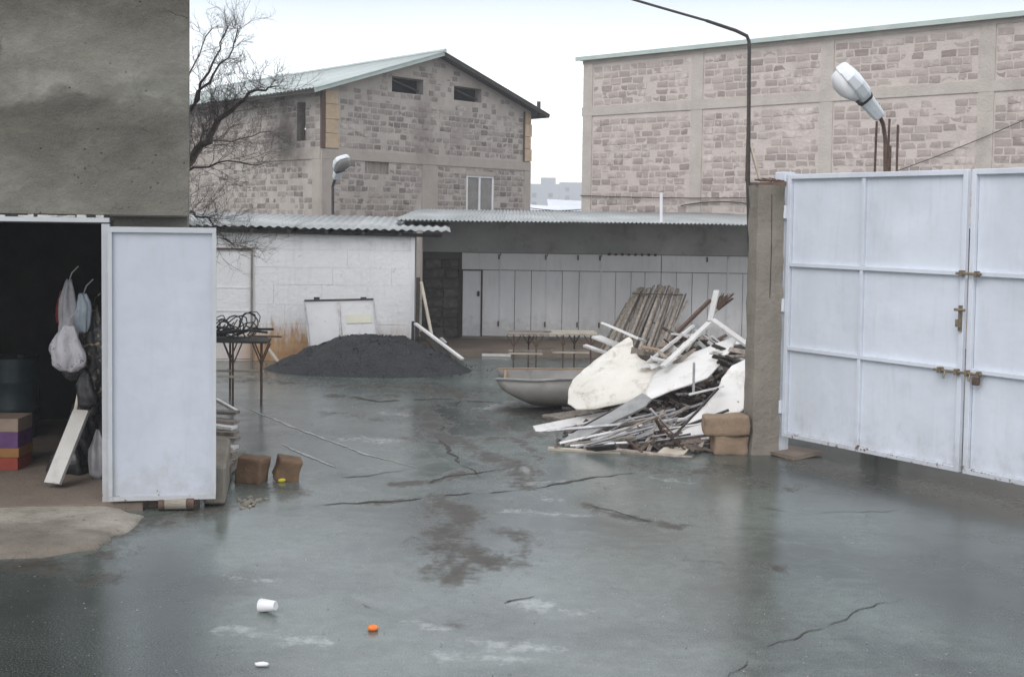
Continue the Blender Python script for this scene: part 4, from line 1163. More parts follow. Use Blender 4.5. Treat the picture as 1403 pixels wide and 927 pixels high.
MB().box(-.15, .16, -.14, .14, zt, zt + .035, .01).build('cap_plate', M['rust'], pil)
for k in range(6):
    x = random.uniform(-.12, .14); MB().bar((x, -.12, zt + .045), (x + random.uniform(-.1, .1), .1, zt + .05 + random.uniform(0, .04)), .03, .02).build('cap_scrap', M['rust'], pil)
# cable mast behind the pillar, and its cable across the yard
MY = cp.y + .21
mx = at(1034, 400, MY); m2 = at(1025, 252, MY)
mast_top = at(1027, 52, MY)
mast = thing('cable_mast', 'thin dark steel mast rising behind the concrete pillar and bending over at the top', 'mast', (mx.x, MY, 0))
d0 = Vector((mast_top.x - mx.x, 0, 0))
c1 = at(865, 0, 13.7)
L0 = Vector((mx.x, MY, 0))
pts = [(0, 0, .9), (m2.x - mx.x, 0, m2.z), (d0.x, 0, mast_top.z - .12)]
dv = (c1 - mast_top); dv.normalize()
pts += [(d0.x - .005, 0, mast_top.z - .04), Vector((d0.x - .03, 0, mast_top.z + .02)), Vector((d0.x, 0, mast_top.z + .03)) + dv * .16, Vector((d0.x, 0, mast_top.z + .035)) + dv * .5]
MB().tube(pts, [.024, .024, .02, .02, .02, .02, .018], 8).build('pole', M['darksteel'], mast)
MB().tube([(m2.x - mx.x - .028, -.01, 2.95), (m2.x - mx.x - .022, -.01, 3.9)], .010, 6).build('conduit', M['rust'], mast)
MB().bar((m2.x - mx.x, 0, 3.4), at(1041, 246, MY + .05) - L0, .025, .025).build('stay', M['wood_pale'], mast)
st = L0 + Vector((d0.x, 0, mast_top.z + .035)) + dv * .5
tt = (-3.28 - st.x) / dv.x
tag(MB().tube(sag(st, st + dv * tt, .05, 20), .014, 6).build('power_cable', M['darksteel']), 'dark power cable running from the bent mast up to the left', 'cable')

# second pillar with bars and the street lamp, behind the gate
lp = at(1214, 300, 13.6)
p2 = thing('stub_pillar', 'pillar with bare upright reinforcing bars showing just above the gate', 'pillar', (lp.x, 13.6, 0))
MB().box(-.17, .17, -.14, .14, 0, 2.8, .006).build('shaft', M['conc'], p2)
for px_, pt in ((1200, 166), (1217.5, 163), (1229, 171)):
    q = at(px_, pt, 13.6); MB().tube([(q.x - lp.x, random.uniform(-.05, .05), 2.6), (q.x - lp.x + .01, .0, q.z)], .013, 6).build('rebar', M['rust'], p2)
MB().tube([(at(1217, 200, 13.6).x - lp.x, -.02, 2.6), (at(1217, 200, 13.6).x - lp.x, -.02, at(1217, 200, 13.6).z)], .03, 7).build('socket', M['rust'], p2)
def street_lamp(label, base, pts, radius, head0, head1, size, roll, rim_dark):
    t = thing('street_lamp', label, 'street lamp', (base.x, base.y, 0))
    loc = Vector((base.x, base.y, 0))
    MB().tube([Vector(p) - loc for p in pts], radius, 8).build('pole', M['rust'] if not rim_dark else M['darksteel'], t)
    a, b = Vector(head0) - loc, Vector(head1) - loc
    ax = (b - a).normalized(); L = (b - a).length
    side = ax.cross(Vector((0, 0, 1))).normalized()
    side = Matrix.Rotation(roll, 3, ax) @ side
    dn = ax.cross(side).normalized()
    if dn.z > 0: dn = -dn
    def ring(u, w, hgt, low, n=16):
        r = []
        for k in range(n):
            th = 2 * math.pi * k / n
            c, s_ = math.cos(th), math.sin(th)
            e = .5
            x = math.copysign(abs(c) ** e, c) * w; z = math.copysign(abs(s_) ** e, s_)
            r.append(a + ax * L * u + side * x - dn * (z * hgt if z > 0 else z * low))
        return r
    S = size
    MB().loft([ring(0, .30 * S, .20 * S, .22 * S), ring(.03, .36 * S, .25 * S, .26 * S), ring(.40, .46 * S, .33 * S, .30 * S), ring(.42, .45 * S, .32 * S, .30 * S)]).build('gear_housing', M['lamp'], t, smooth=False)
    MB().loft([ring(.405, .50 * S, .36 * S, .33 * S), ring(.44, .50 * S, .36 * S, .33 * S)]).build('collar', M['darksteel'], t)
    MB().loft([ring(.435, .47 * S, .34 * S, .20 * S), ring(.55, .66 * S, .45 * S, .14 * S), ring(.75, .74 * S, .48 * S, .1 * S), ring(.92, .62 * S, .40 * S, .08 * S), ring(1.0, .30 * S, .2 * S, .06 * S)]).build('hood', M['lamp'], t, smooth=False)
    gl = []
    for u, w, h in ((.50, .42, .2), (.56, .58, .42), (.75, .66, .62), (.9, .52, .45), (.97, .26, .2)):
        gl.append(ring(u, w * S, .02 * S, h * S))
    MB().loft(gl).build('glass_bowl', M['glass'] if rim_dark else M['white'], t, smooth=True)
    return t
q = lambda px, py, Y: at(px, py, Y)
street_lamp('large white street lamp head on a rusty bent pipe above the gate', Vector((at(1213, 235, 13.4).x, 13.4, 0)),
            [(at(1213, 235, 13.4).x, 13.4, 0), q(1213, 235, 13.4), q(1213, 190, 13.4), q(1210, 170, 13.35), q(1204, 157, 13.3), q(1200, 151, 13.28)], .022,
            q(1203, 157, 13.3), q(1150, 96, 12.95), .27, R(-38), False)
street_lamp('small street lamp on a thin dark pole behind the white shed roof', Vector((at(456, 300, 26).x, 26, 0)),
            [(at(456, 300, 26).x, 26, 0), q(456, 296, 26), q(456, 255, 26), q(459, 245, 25.9), q(462, 240, 25.85)], .03,
            q(461, 243, 25.85), q(471, 216, 25.2), .24, R(20), True)

# ------------------------------------------------------------------ bare tree behind the garage
def tree():
    rnd = random.Random(11)
    base = Vector((at(228, 400, 16.4).x, 16.4, 0))
    t = thing('bare_tree', 'bare leafless tree with dark tangled twigs behind the garage corner', 'tree', base)
    P = lambda px, py, Y=16.4: at(px, py, Y) - base
    fork = P(222, 270)
    MB().tube([(0, 0, 0), (.03, .02, .8), (-.02, 0, 1.7), fork], [.15, .125, .11, .1], 9).build('trunk', M['bark'], t, smooth=True)
    limbs = [
        [fork, P(262, 218), P(286, 192, 16.2), P(300, 165, 16.1), P(325, 142, 15.9), P(352, 122, 15.7), P(378, 118, 15.5)],
        [fork, P(240, 200), P(262, 150, 16.2), P(285, 100, 16.0), P(300, 70, 15.9), P(312, 38, 15.8)],
        [P(262, 150, 16.2), P(268, 195, 16.1), P(285, 130, 15.9), P(318, 95, 15.7), P(326, 60, 15.6)],
        [fork, P(235, 240), P(262, 232, 15.8), P(300, 222, 15.4), P(345, 226, 15.1)],
        [fork, P(240, 285), P(262, 290, 15.7), P(285, 300, 15.4), P(305, 322, 15.2), P(318, 334, 15.1)],
        [fork, P(232, 190, 16.8), P(255, 120, 17.2), P(272, 70, 17.5), P(290, 40, 17.6)],
        [fork, P(248, 225, 16.9), P(285, 195, 17.4), P(330, 190, 17.8), P(368, 180, 18)],
        [fork, P(210, 200, 16.8), P(190, 120, 17), P(180, 60, 17.2)],
    ]
    limbs[2] = [P(262, 150, 16.2), P(278, 118, 16.0), P(300, 92, 15.8), P(318, 70, 15.7), P(326, 40, 15.6)]
    tw = MB()
    def wig(p, d, L, r, depth):
        n = 4 if depth > 0 else 3
        pts = [p]; dd = d.normalized()
        for i in range(n):
            dd = (dd + Vector((rnd.uniform(-.35, .35), rnd.uniform(-.35, .35), rnd.uniform(-.28, .36)))).normalized()
            pts.append(pts[-1] + dd * L / n)
        tw.tube(pts, [r * (1 - .7 * i / n) for i in range(n + 1)], 4, cap=False)
        if depth > 0:
            for i in range(1, n + 1):
                for _ in range(rnd.choice((1, 1, 2, 2))):
                    nd = (dd + Vector((rnd.uniform(-1, 1), rnd.uniform(-1, 1), rnd.uniform(-.6, .9)))).normalized()
                    wig(pts[i], nd, L * rnd.uniform(.45, .75), r * .6, depth - 1)
    for li, pts in enumerate(limbs):
        r0 = (.066, .034, .022, .03, .026, .026, .024, .028)[li]
        # resample with a little crookedness
        fine = []
        for a, b in zip(pts[:-1], pts[1:]):
            for k in range(3):
                p = a.lerp(b, k / 3); fine.append(p + Vector((rnd.uniform(-.03, .03), rnd.uniform(-.03, .03), rnd.uniform(-.03, .03))) * (0 if k == 0 and not fine else 1))
        fine.append(pts[-1])
        n = len(fine)
        MB().tube(fine, [max(.009, r0 * (1 - .88 * i / (n - 1))) for i in range(n)], 7).build('limb', M['bark'], t, smooth=True)
        for i in range(3, n):
            d = fine[i] - fine[i - 1]
            for _ in range(rnd.choice((1, 1, 2) if li in (1, 2, 5, 7) else (1, 2, 3)) if i < n - 1 else 3):
                nd = (d.normalized() + Vector((rnd.uniform(-1, 1), rnd.uniform(-1, 1), rnd.uniform(-.7, .9)))).normalized()
                wig(fine[i], nd, rnd.uniform(.25, .62) * (.7 if li in (1, 2, 5) else 1), max(.0038, r0 * .12 * (1 - .5 * i / n)), 2)
    tw.build('twigs', M['bark'], t, kind='stuff', fix=False)
tree()

# ------------------------------------------------------------------ gravel heap
def heap():
    c = gr(505, 500); c.z = 0
    c = Vector((at(512, 480, 20.35).x, 20.3, 0))
    mb = MB(); nr, na = 46, 120
    hgt = .56; RX, RY = 1.72, 1.0
    def prof(r, a):
        # flat-topped cone, longer tail to the left
        flat = .30
        k = 1 if r < flat else max(0, 1 - (r - flat) / (1 - flat))
        return hgt * (k ** .92)
    mb.v.append(Vector((0, 0, hgt)))
    for i in range(1, nr + 1):
        for k in range(na):
            a = 2 * math.pi * k / na; r = i / nr
            wob = 1 + .07 * mnoise.noise(Vector((math.cos(a) * 1.6, math.sin(a) * 1.6, 3)))
            sx_ = RX * (1.06 if math.cos(a) < 0 else .96)
            x, y = math.cos(a) * r * sx_ * wob, math.sin(a) * r * RY * wob
            z = prof(r, a) + (.07 * mnoise.noise(Vector((x * 1.7, y * 1.7, 1))) + .03 * mnoise.noise(Vector((x * 4, y * 4, 2))) + .028 * mnoise.noise(Vector((x * 9, y * 9, 4))) + .02 * mnoise.noise(Vector((x * 30, y * 30, 7)))) * min(1, (1 - r) * 6)
            if x < 0: z *= 1 - .08 * (-x / RX)
            mb.v.append(Vector((x, y, z - .01)))
    for k in range(na): mb.f.append([0, 1 + k, 1 + (k + 1) % na])
    for i in range(nr - 1):
        for k in range(na):
            a = 1 + i * na + k; b = 1 + i * na + (k + 1) % na; mb.f.append([a, a + na, b + na, b])
    t = thing('gravel_heap', 'dark grey heap of wet gravel in front of the white shed', 'heap', c)
    mb.build('heap_body', M['gravel'], t, smooth=True, fix=False)
    st = MB(); rnd = random.Random(5)
    for _ in range(2600):
        a = rnd.uniform(0, 2 * math.pi); r = abs(rnd.gauss(.6, .28)); r = min(r, 1.45)
        x, y = math.cos(a) * r * RX, math.sin(a) * r * RY; s = rnd.uniform(.007, .022) * (1.9 if rnd.random() < .12 else 1)
        z = max(0, prof(min(r, 1), a) - .01) + .004
        pts = [(x + rnd.uniform(-s, s), y + rnd.uniform(-s, s), z + rnd.uniform(-s * .3, s * .8)) for _ in range(4)]
        st.add(pts, [(0, 1, 2), (0, 2, 3), (0, 3, 1), (1, 3, 2)])
    st.build('stones', M['gravel'], t, kind='stuff', fix=False)
heap()

# ------------------------------------------------------------------ panel frame and lumber by the shed
f3 = ((417, 412, 20.92), (512, 410, 20.95), (470, 500, 20.55))
fp, fn = plane3(*f3)
fr = thing('screen_panel', 'thin dark edged frame with a white and a grey panel leaning on the white shed', 'frame', (0, 0, 0))
c0, c1_, c2, c3 = fp(417, 412), fp(512, 410), fp(520, 497), fp(427, 500)
m0, m1 = fp(464, 413), fp(470, 499)
for a, b, w in ((c0, c1_, .031), (c1_, c2, .028), (c3, c0, .025), (c2, c3, .025), (m0, m1, .02)):
    MB().bar(a, b, w, .03, up=fn).build('bar', M['metal_strip'] if w < .03 else M['darksteel'], fr)
def quad(a, b, c, d, off, mat, nm, par):
    n = fn if fn.y < 0 else -fn
    mb = MB(); pts = [p - n * off for p in (a, b, c, d)]
    mb.add(pts + [p - n * .008 for p in pts], [(0, 1, 2, 3), (7, 6, 5, 4), (0, 4, 5, 1), (1, 5, 6, 2), (2, 6, 7, 3), (3, 7, 4, 0)]); return mb.build(nm, mat, par)
quad(fp(419, 414), fp(463, 414), fp(468, 498), fp(428, 499), .01, M['panel_dull'], 'panel', fr)
gpnl = quad(fp(466, 414), fp(511, 412), fp(518, 496), fp(472, 498), .01, M['panel_dull'], 'panel', fr)
quad(fp(474, 431), fp(508, 430), fp(510, 442), fp(475, 443), -.002, simple('faded_yellow_print', (0.64, 0.62, 0.50), (0.70, 0.68, 0.58), 6, .6, 0), 'faded_patch', gpnl)
for a in (434, 498): MB().bar(fp(a - 4, 409), fp(a + 4, 409), .03, .05).build('clip', M['darksteel'], fr)

LUM = 'timbers leaning at the shed corner'
stick('plank', (569, 443, 20.9), (634, 492, 20.2), .07, .03, M['wood_white'], 'white plank sloping down from the shed corner to the ground', 'plank', LUM)
stick('plank', (577, 386, 21.15), (592, 462, 20.8), .045, .03, M['wood_pale'], 'tall pale batten leaning steeply on the shed corner', 'batten', LUM)
stick('plank', (573, 380, 21.35), (571, 478, 21.2), .07, .04, M['dark'], 'dark upright timber standing against the shed corner', 'timber', LUM)
stick('plank', (566, 440, 21.1), (565, 480, 21.0), .05, .04, M['black'], 'short black post beside the shed corner above the gravel', 'post', LUM)
stick('plank', (580, 455, 20.9), (612, 493, 20.4), .16, .03, M['dark'], 'dark wide board lying under the sloping white plank', 'board', LUM)
board('sheet', [(595, 452), (603, 448), (618, 478), (616, 488), (604, 486)], ((595, 452, 22.6), (603, 448, 22.6), (610, 490, 22.1)), M['dark'], .02, 'small dark sheet propped against the block wall near the shed corner', 'sheet')
stick('plank', (604, 463, 22.4), (611, 470, 22.3), .06, .03, M['wood_white'], 'small pale offcut by the dark propped sheet', 'offcut')
stick('plank', (368, 478, 20.9), (385, 501, 20.5), .05, .025, M['wood_pale'], 'short yellowish batten leaning on the rust stained shed wall', 'batten')
tag(MB().bar(gr(633, 487) + Vector((0, 0, .03)), gr(700, 489) + Vector((0, 0, .03)), .08, .05).build('plank', M['wood_white']), 'long white plank lying on the ground in front of the porch step', 'plank')

# ------------------------------------------------------------------ trestle tables
def trestle(label, x0, x1, pyt, Y, dep, legs, mt, cross, top_n=3, group='rusty trestle tables'):
    A, B_ = at(x0, pyt, Y), at(x1, pyt, Y)
    t = thing('trestle_table', label, 'table', (A.x, Y, 0), 0, group)
    L = B_.x - A.x; H = A.z
    for k in range(top_n):
        y = k * dep / top_n; j = random.uniform(-.06, .06)
        MB().box(j, L + random.uniform(-.08, .08), y + .005, y + dep / top_n - .008, H - .03, H + random.uniform(-.004, .012), .006).build('plank', mt, t)
    for k, (lx, back) in enumerate(legs):
        x = at(lx, pyt, Y).x - A.x; y = dep - .05 if back else .05
        lg = MB().tube([(x, y, 0), (x, y, H - .031)], .015, 6).build('leg', M['rust'], t)
        MB().tube([(x, y, H * .62), (x - .12, y, H - .031)], .01, 5).build('strut', M['rust'], lg)
        MB().tube([(x, y, H * .62), (x + .12, y, H - .031)], .01, 5).build('strut', M['rust'], lg)
    if cross:
        for y in (.05, dep - .05): MB().box(.05, L - .1, y - .032, y - .017, H * .42, H * .42 + .03).build('cross_bar', M['wood_pale'], t)
    return t, A, L, H
trestle('low rusty trestle table with grey planks in the yard before the porch', 693, 752, 457, 20.6, .55, [(704, 0), (725, 1), (735, 0)], M['wood_grey'], True)
trestle('low trestle table with pale planks right of the grey planked one', 753, 816, 456, 20.9, .5, [(772, 0), (789, 1), (810, 0)], M['wood_pale'], True)
tt_, A, L, H = trestle('tall rusty trestle table holding a black hose tangle beside the open door', 262, 359, 466, 16.3, .7, [(275, 0), (318, 0), (357, 0), (300, 1), (345, 1)], M['dark'], True)
rod = MB().bar(at(340, 463, 16.32), at(386, 464, 16.4), .02, .02); rod.v = [v + Vector((0, 0, .028)) for v in rod.v]
tag(rod.build('rod', M['rust']), 'thin rusty rod jutting over the right edge of the trestle table', 'rod')
# black hose tangle on it
tn = MB(); rnd = random.Random(3)
for k in range(15):
    c = A + Vector((rnd.uniform(.25, L * .78), rnd.uniform(.1, .55), 0)); hgt = rnd.uniform(.04, .30) * (1 - .35 * abs(c.x - A.x - L * .45) / L * 2)
    r = rnd.uniform(.05, .16); ph = rnd.uniform(0, 6); pts = []
    tl = rnd.uniform(-.8, .8)
    for i in range(10):
        a = ph + i * .62
        pts.append(Vector((c.x + math.cos(a) * r, c.y + math.sin(a) * r * .6, H + .03 + max(0, hgt + math.sin(a + tl) * r * .9 - .03))))
    tn.tube(pts, rnd.uniform(.006, .011), 5)
for k in range(16):
    x = A.x + rnd.uniform(.1, L - .1); y = A.y + rnd.uniform(.05, .6)
    tn.bar((x - rnd.uniform(.05, .2), y, H + .035 + rnd.uniform(0, .1)), (x + rnd.uniform(.05, .2), y + rnd.uniform(-.1, .1), H + .035 + rnd.uniform(0, .14)), .05, .03)
tag(tn.build('hose_tangle', M['black'], None, smooth=False), 'black tangled heap of hose and scrap on the tall trestle table', 'hose')

# ------------------------------------------------------------------ lath roll against the porch wall
lr = thing('lath_bundle', 'upright bundle of weathered grey laths leaning against the pale panel wall', 'laths', gr(880, 492))
lo = lr.location.copy()
for k in range(44):
    u = (k + random.uniform(-.4, .4)) / 43
    row = k % 3
    tx = 862 + u * 78 + random.uniform(-3, 3); ty = 391 + 18 * (2 * u - 1) ** 4 * random.uniform(.4, 1) + random.uniform(-2, 5) + row * 2 + (8 if u < .1 else 0)
    bx = 826 + u * 84 + random.uniform(-5, 5)
    a = at(tx, ty, 23.9 - row * .12); b = at(bx, 488, 22.45 - row * .1); b.z = .12
    MB().bar(a - lo, b - lo, random.uniform(.035, .06), random.uniform(.018, .03), twist=random.uniform(-.6, .6)).build('lath', M['wood_grey'], lr)
for (a, b) in (((866, 402), (936, 404)), ((852, 440), (920, 444))):
    MB().tube([at(a[0], a[1], 23.5) - lo, at((a[0] + b[0]) / 2, (a[1] + b[1]) / 2, 23.4) - lo, at(b[0], b[1], 23.5) - lo], .012, 5).build('tie_wire', M['rust'], lr)

# ------------------------------------------------------------------ scrap pile
SC = 'scrap boards and sheets in the pile'
# trough
def trough():
    t = thing('curved_trough', 'grey curved metal trough lying at the left end of the scrap pile', 'trough', gr(755, 560))
    o = t.location.copy()
    nseg, nc = 16, 14
    x0, x1 = at(680, 515, 16.4).x, at(850, 510, 16.4).x
    zt = at(690, 517, 16.2).z
    outer, inner = [], []
    for lay, acc in ((0, outer), (.02, inner)):
        for i in range(nseg + 1):
            u = i / nseg; k = min(1, .62 + .38 * min(1, u / .2) ** .7)
            ring = []
            for j in range(nc + 1):
                a = math.pi * j / nc
                y = 16.45 - math.cos(a) * (.55 - lay) ; z = zt * (1 + .06 * u) - math.sin(a) ** .5 * (zt - .02 - lay) * k
                ring.append(Vector((x0 + (x1 - x0) * u + (1 - math.sin(a)) * -.0 + math.sin(a) * .32 * (1 - u) ** 2, y, z)) - o)
            for p_ in ring: p_ += Vector((0, .02 * mnoise.noise(p_ * 3), .018 * mnoise.noise(p_ * 2.3 + Vector((4, 0, 0)))))
            acc.append(ring)
    mb = MB(); mb.loft(outer, cap=False)
    def strips(m, rings):
        n = len(rings[0]); b = len(m.v)
        for r in rings: m.v += r
        for i in range(len(rings) - 1):
            for k in range(n - 1): m.f.append([b + i * n + k, b + i * n + k + 1, b + (i + 1) * n + k + 1, b + (i + 1) * n + k])
    mb = MB(); strips(mb, outer); strips(mb, inner)
    n = nc + 1; off = (nseg + 1) * n
    for i in range(nseg):
        for k in (0, n - 1):
            mb.f.append([i * n + k, (i + 1) * n + k, off + (i + 1) * n + k, off + i * n + k])
    for k in range(nc):
        mb.f.append([k, k + 1, off + k + 1, off + k])
    mb.build('shell', dirty('stained_grey_shell', (0.17, 0.162, 0.15), (0.29, 0.278, 0.26), (0.10, 0.08, 0.06), .75, .4), t, smooth=True)
    # end board in the bow
    MB().tube([r_[0] + Vector((0, -.004, .008)) for r_ in outer], .016, 6).build('front_rim', M['grey_plank'], t)
    MB().tube([r_[-1] + Vector((0, .004, .008)) for r_ in outer], .016, 6).build('back_rim', M['tuff_tan'], t)
    mb = MB(); n_ = len(inner[1]); ring = inner[1]
    mb.add([Vector(p) for p in ring] + [Vector(p) + Vector((.03, 0, 0)) for p in ring], [list(range(n_)), list(range(2 * n_ - 1, n_ - 1, -1))] + [[i, i + n_, (i + 1) % n_ + n_, (i + 1) % n_] for i in range(n_)])
    mb.build('end_plate', M['tuff_tan'], t)
trough()
# cream panel: a curved shell with a scalloped upper edge
board('curved_shell', [(778, 552), (779, 535), (785, 522), (800, 508), (822, 491), (846, 472), (862, 462), (867, 468), (868, 482), (878, 494), (893, 500), (910, 499), (932, 492), (915, 520), (893, 542), (860, 552), (815, 560), (790, 560)],
      ((780, 556, 14.9), (895, 552, 14.7), (862, 462, 15.9)), M['cream'], .02, 'big cream curved shell panel with a scooped top edge on the scrap pile', 'panel', bend=.035)
board('white_sheet', [(903, 502), (925, 494), (962, 480), (1012, 458), (1004, 477), (989, 498), (970, 519), (945, 528), (918, 537), (890, 548), (884, 540), (893, 520)],
      ((893, 548, 14.45), (970, 520, 14.4), (1010, 460, 15.3)), M['sheet_white'], .02, 'white pointed sheet lying across the middle of the scrap pile', 'sheet', bend=.03)
board('white_sheet', [(1026, 490), (1003, 502), (990, 522), (982, 541), (962, 565), (940, 585), (919, 602), (950, 605), (978, 603), (1000, 585), (1012, 570), (1028, 556)],
      ((1020, 495, 14.2), (1020, 560, 13.75), (925, 602, 13.75)), M['sheet_white'], .02, 'white bulging sheet leaning at the foot of the concrete pillar', 'sheet', bend=.06)
board('grey_plank', [(880, 538), (893, 546), (884, 556), (845, 575), (800, 600), (778, 610), (764, 606), (790, 590), (835, 565)],
      ((882, 540, 14.15), (893, 548, 14.05), (772, 606, 13.65)), M['grey_plank'], .03, 'wide wet grey plank sloping down the front of the scrap pile', 'plank')
board('white_plank', [(730, 583), (790, 571), (838, 562), (846, 566), (800, 580), (735, 592)],
      ((730, 583, 14.75), (838, 562, 15.1), (735, 592, 14.55)), M['wood_white'], .04, 'white weathered plank jutting left from the scrap pile foot', 'plank')
board('scrap_sheet', [(677, 562), (715, 558), (770, 556), (770, 562), (715, 566)], ((677, 562, 16.2), (770, 556, 16.4), (715, 566, 15.9)), M['darksteel'], .015, 'thin dark sheet lying flat under the grey trough', 'sheet')
board('scrap_sheet', [(742, 568), (800, 560), (830, 562), (770, 574)], ((742, 568, 15.6), (800, 560, 15.9), (770, 574, 15.4)), M['wood_grey'], .03, 'grey board lying flat between the trough and the white plank', 'board')
board('yellow_board', [(893, 626), (910, 612), (946, 611), (937, 622), (922, 630)], ((893, 626, 13.15), (946, 611, 13.45), (922, 630, 13.1)), M['wood_pale'], .02, 'pale yellowish board at the very front foot of the scrap pile', 'board')
BD = [
    ((982, 398, 15.7), (973, 440, 15.5), .07, .03, 'wood_white', 'short white batten standing upright at the top of the scrap pile'),
    ((972, 442, 15.5), (908, 502, 14.9), .075, .03, 'wood_white', 'broad white batten sloping down left from the pile top'),
    ((950, 446, 15.8), (884, 499, 15.2), .05, .03, 'wood_white', 'narrow white batten parallel to and above the broad one'),
    ((976, 438, 15.3), (1026, 474, 14.9), .09, .03, 'wood_white', 'white board falling to the right behind the concrete pillar'),
    ((920, 457, 15.7), (962, 461, 15.5), .05, .025, 'wood_white', 'short white crosspiece lying level near the pile top'),
    ((830, 444, 16.3), (880, 466, 16.0), .30, .025, 'wood_white', 'upper of the three white boards at the laths foot'),
    ((816, 461, 16.4), (860, 478, 16.1), .20, .025, 'wood_white', 'middle of the three white boards at the laths foot'),
    ((801, 473, 16.6), (832, 484, 16.4), .09, .025, 'wood_white', 'lowest of the three white boards at the laths foot'),
    ((951, 497, 14.2), (950, 540, 14.0), .025, .02, 'metal_strip', 'thin grey strip upright against the white pointed sheet'),
    ((944, 540, 13.9), (992, 529, 13.8), .04, .02, 'wood_white', 'short white lath across the front of the white pointed sheet'),
    ((916, 605, 13.3), (984, 532, 13.7), .025, .02, 'darksteel', 'dark thin rod crossing the white bulging sheet'),
    ((843, 578, 13.9), (925, 560, 13.9), .05, .02, 'metal_strip', 'bright grey strip below the white pointed sheet'),
    ((751, 614, 13.4), (850, 620, 13.25), .05, .025, 'wood_pale', 'pale batten along the front edge of the scrap pile'),
    ((800, 612, 13.35), (948, 628, 13.1), .06, .03, 'wood_grey', 'long grey lath along the front edge of the scrap pile'),
    ((886, 605, 13.3), (909, 562, 13.8), .03, .02, 'wood_grey', 'short grey stick leaning among the strips at the pile front'),
    ((855, 598, 13.5), (880, 620, 13.2), .03, .02, 'rust', 'rusty short rod crossing the strips at the pile front'),
    ((973, 411, 16.2), (925, 458, 15.9), .05, .04, 'rust', 'dark rusty pole leaning left of the upright white batten'),
]
for a, b, w, t_, m_, lab in BD:
    stick('scrap_batten', a, b, w, t_, M[m_], lab, 'scrap', SC, twist=random.uniform(-.3, .3))
br = thing('broom', 'old brown broom lying head up at the top of the scrap pile', 'broom', (0, 0, 0))
MB().tube([at(982, 424, 15.9), at(940, 482, 15.4)], .016, 7).build('handle', M['wood_grey'], br)
mb = MB()
b0, b1 = at(982, 424, 15.9), at(996, 406, 16.0)
for k in range(46):
    o_ = Vector((random.uniform(-.1, .1), random.uniform(-.04, .04), random.uniform(-.05, .05)))
    mb.tube([b0 + o_ * .25, b1 + o_], [.008, .004], 4)
mb.build('bristles', M['rust'], br)
# long loose strips and laths thrown over the pile
rnd = random.Random(21)
GRP = 'loose laths and strips scattered in the scrap pile'
def loose(n, xr, yr, Yr, mats, lr_, lab, ang):
    words = {'metal_strip': 'bright grey metal', 'wood_grey': 'grey wooden', 'wood_white': 'white painted', 'darksteel': 'thin dark steel', 'rust': 'rusty brown', 'dark': 'blackish wooden'}
    for k in range(n):
        px_, py_ = rnd.uniform(*xr), rnd.uniform(*yr); Y = Yr[0] + (Yr[1] - Yr[0]) * (yr[1] - py_) / (yr[1] - yr[0]) + rnd.uniform(-.1, .1)
        a = rnd.uniform(*ang); L_ = rnd.uniform(*lr_)
        p = (px_ - math.cos(a) * L_ / 2, py_ + math.sin(a) * L_ / 2); q_ = (px_ + math.cos(a) * L_ / 2, py_ - math.sin(a) * L_ / 2)
        A_, B_ = at(p[0], p[1], Y), at(q_[0], q_[1], Y + rnd.uniform(-.3, .5))
        for v in (A_, B_): v.z = max(v.z, .03)
        m_ = rnd.choice(mats)
        tag(MB().bar(A_, B_, rnd.choice((.025, .035, .05, .07)), rnd.uniform(.012, .025), twist=rnd.uniform(-1, 1)).build('scrap_lath', M[m_]), words[m_] + ' ' + lab, 'scrap', GRP)
loose(38, (800, 960), (566, 618), (13.35, 14.1), ['metal_strip', 'metal_strip', 'wood_grey', 'wood_white', 'darksteel'], (40, 120), 'strip lying in the tangle at the pile front', (.05, .6))
loose(10, (830, 940), (580, 615), (13.4, 13.9), ['metal_strip', 'rust', 'wood_grey'], (30, 70), 'short strip lying crosswise in the tangle at the pile front', (1.8, 2.9))
loose(22, (905, 1015), (458, 495), (15.2, 16.0), ['wood_grey', 'rust', 'wood_white', 'dark'], (22, 60), 'broken lath in the upper part of the scrap pile', (-.7, .8))
loose(10, (985, 1020), (478, 510), (14.4, 14.9), ['dark', 'wood_grey', 'wood_white'], (20, 45), 'broken lath between the white sheets beside the pillar', (-.6, .7))
